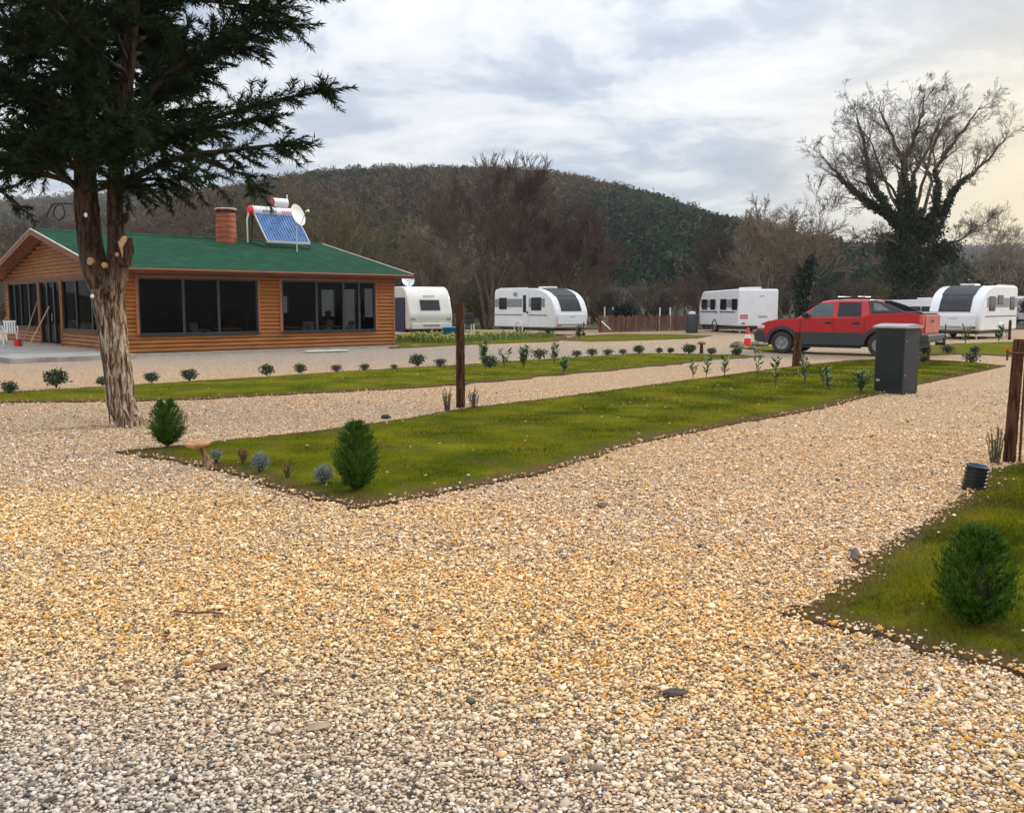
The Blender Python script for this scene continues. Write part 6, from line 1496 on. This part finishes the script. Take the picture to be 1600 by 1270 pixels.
B().lathe([(0, .0), (.36, .0), (.38, 1.0), (.30, 1.12), (0, 1.14)], n=18).build('body', DARKPLASTIC, t, True, angle=40); B().lathe([(0, 1.14), (.22, 1.14), (.20, 1.28), (0, 1.30)], n=16).build('lid', PLASTICWHITE, t, True)
t.name = 'covered_bin'
# utility things behind the tall post
t = thing('garden_tub', 'round blue plastic tub beside the cream caravan', 'tub', ((706 - 800) / F * 45.5, 45.5, 0))
B().lathe([(0, 0), (.30, 0), (.42, .55), (.45, .58), (.40, .56), (.28, .05), (0, .05)], n=20).build('body', BLUE, t, True, angle=40); B().lathe([(0, .60), (.40, .60), (.44, .57)], n=20).build('cover', mat('tub_cover', (.03, .25, .55), (.05, .32, .62), 5, .5), t, True)
t = thing('kettle_barbecue', 'black barbecue with lid standing on pale legs right of the cream caravan', 'barbecue', ((731 - 800) / F * 44, 44, 0), .4)
B().box(-.28, .28, -.2, .2, .78, 1.05).prism([(-.28, 1.053), (.28, 1.053), (.2, 1.28), (-.2, 1.28)], -.2, .2).build('lid', BLACK, t, bevel=.03)
for sx in (-1, 1):
    for sy_ in (-1, 1): B().tube([(sx * .24, sy_ * .17, .78), (sx * .26, sy_ * .19, 0)], .03, 6).build('leg', PLASTICWHITE, t)
B().box(-.26, .26, -.18, .18, .28, .33).build('shelf', PLASTICWHITE, t); B().box(.30, .55, -.15, .15, .98, 1.01).build('side_table', DARKPLASTIC, t)
# small litter on the gravel
def litter():
    g = rnd(77); b = B(); n = 0; cl = [(G(*q), sp) for q, sp in (((940, 788), .5), ((300, 655), .7), ((1330, 868), .35), ((1500, 715), .5), ((850, 690 + 70), .6), ((420, 640), .9))]
    while n < 420:
        if n % 3 == 0:
            c, sp = cl[int(g.integers(0, len(cl)))]; x, y = c[0] + g.normal(0, sp), c[1] + g.normal(0, sp * .6)
        else: y = g.uniform(2.6, 16); x = g.uniform(-.6, .6) * y
        if any(inpoly(np.array([x]), np.array([y]), POLY[k])[0] for k in ('island', 'near')): continue
        l = g.uniform(.008, .030); w_ = l * g.uniform(.15, .5); a = g.uniform(0, 3.14); M = Matrix.Translation((x, y, .017)) @ Matrix.Rotation(a, 4, 'Z') @ Matrix.Rotation(g.normal(0, .2), 4, 'X') @ Matrix.Rotation(g.normal(0, .2), 4, 'Y')
        b.add([tuple(M @ Vector(v)) for v in ((-l, 0, 0), (-l * .3, -w_, .003), (l * .6, -w_ * .7, .001), (l, 0, .004), (l * .4, w_, 0), (-l * .5, w_ * .8, .003), (0, 0, .008))], [(0, 1, 6), (1, 2, 6), (2, 3, 6), (3, 4, 6), (4, 5, 6), (5, 0, 6)]); n += 1
    tag(b.build('litter', mat('litter_brown', (.035, .020, .012), (.13, .075, .04), 3, .9, rand=True)), 'dark bark crumbs and dry leaf bits scattered on the gravel', kind='stuff')
litter()
o = tag(B().ell((0, 0, .02), (.075, .05, .045), 14, 8).build('garden_spotlight', M_PIPE, smooth=True), 'small dark dome lamp on the gravel behind the lawn', 'lamp'); o.location = G(603, 654)
Mst = mat('dark_stone', (.045, .035, .03), (.11, .085, .07), 9, .9)
for i, (px, py, r, c_, l) in enumerate(((1055, 1083, .038, 0, 'dark flat stone in the near gravel right of centre'), (345, 1042, .03, 1, 'reddish brown stone lying in the yellow gravel'), (497, 1137, .034, 2, 'flat pale brown stone in the near gravel at lower centre'), (940, 790, .05, 1, 'small clod of bark on the gravel below the lawn'), (1335, 868, .07, 0, 'dark rotten branch piece at the edge of the right lawn'))):
    b = B(); rg = random.Random(i + 9); b.ell((0, 0, r * .2), (r * (1.5 if i < 4 else 2.4), r * (.8 if i < 4 else .35), r * (.3 if i < 4 else .16)), 10, 7, .16, rg)
    o = tag(b.build('stone' if i < 3 else 'bark_piece', [Mst, mat('brown_clod', (.12, .055, .03), (.22, .11, .06), 9, .9), mat('flat_stone', (.30, .20, .14), (.40, .29, .21), 9, .8)][c_], smooth=True), l, 'stone' if i < 3 else 'bark'); p = G(px, py, .012); o.location = p; o.rotation_euler = (0, 0, i * .3)
q = pathpts([G(273, 954, .03), G(300, 957, .028), G(325, 956, .03), G(348, 958, .026)], 3)
tag(B().tube([tuple(p) for p in q], .005, 6).build('twig', M_STEM), 'thin dry twig lying on the yellow gravel at left', 'twig')

# ================================================================ AIR
def haze():
    b = B().box(-1900, 1900, -60, 1700, -1.2, 135); m = bpy.data.materials.new('haze'); m.use_nodes = True; t = m.node_tree; t.nodes.clear()
    out = t.nodes.new('ShaderNodeOutputMaterial'); v = t.nodes.new('ShaderNodeVolumePrincipled'); v.inputs['Color'].default_value = (.80, .86, .95, 1); v.inputs['Density'].default_value = HAZE; v.inputs['Anisotropy'].default_value = .3
    t.links.new(v.outputs[0], out.inputs['Volume']); o = b.build('haze', m); o['kind'] = 'stuff'; o['label'] = 'faint blue-grey distance haze'
HAZE = .0002
haze()
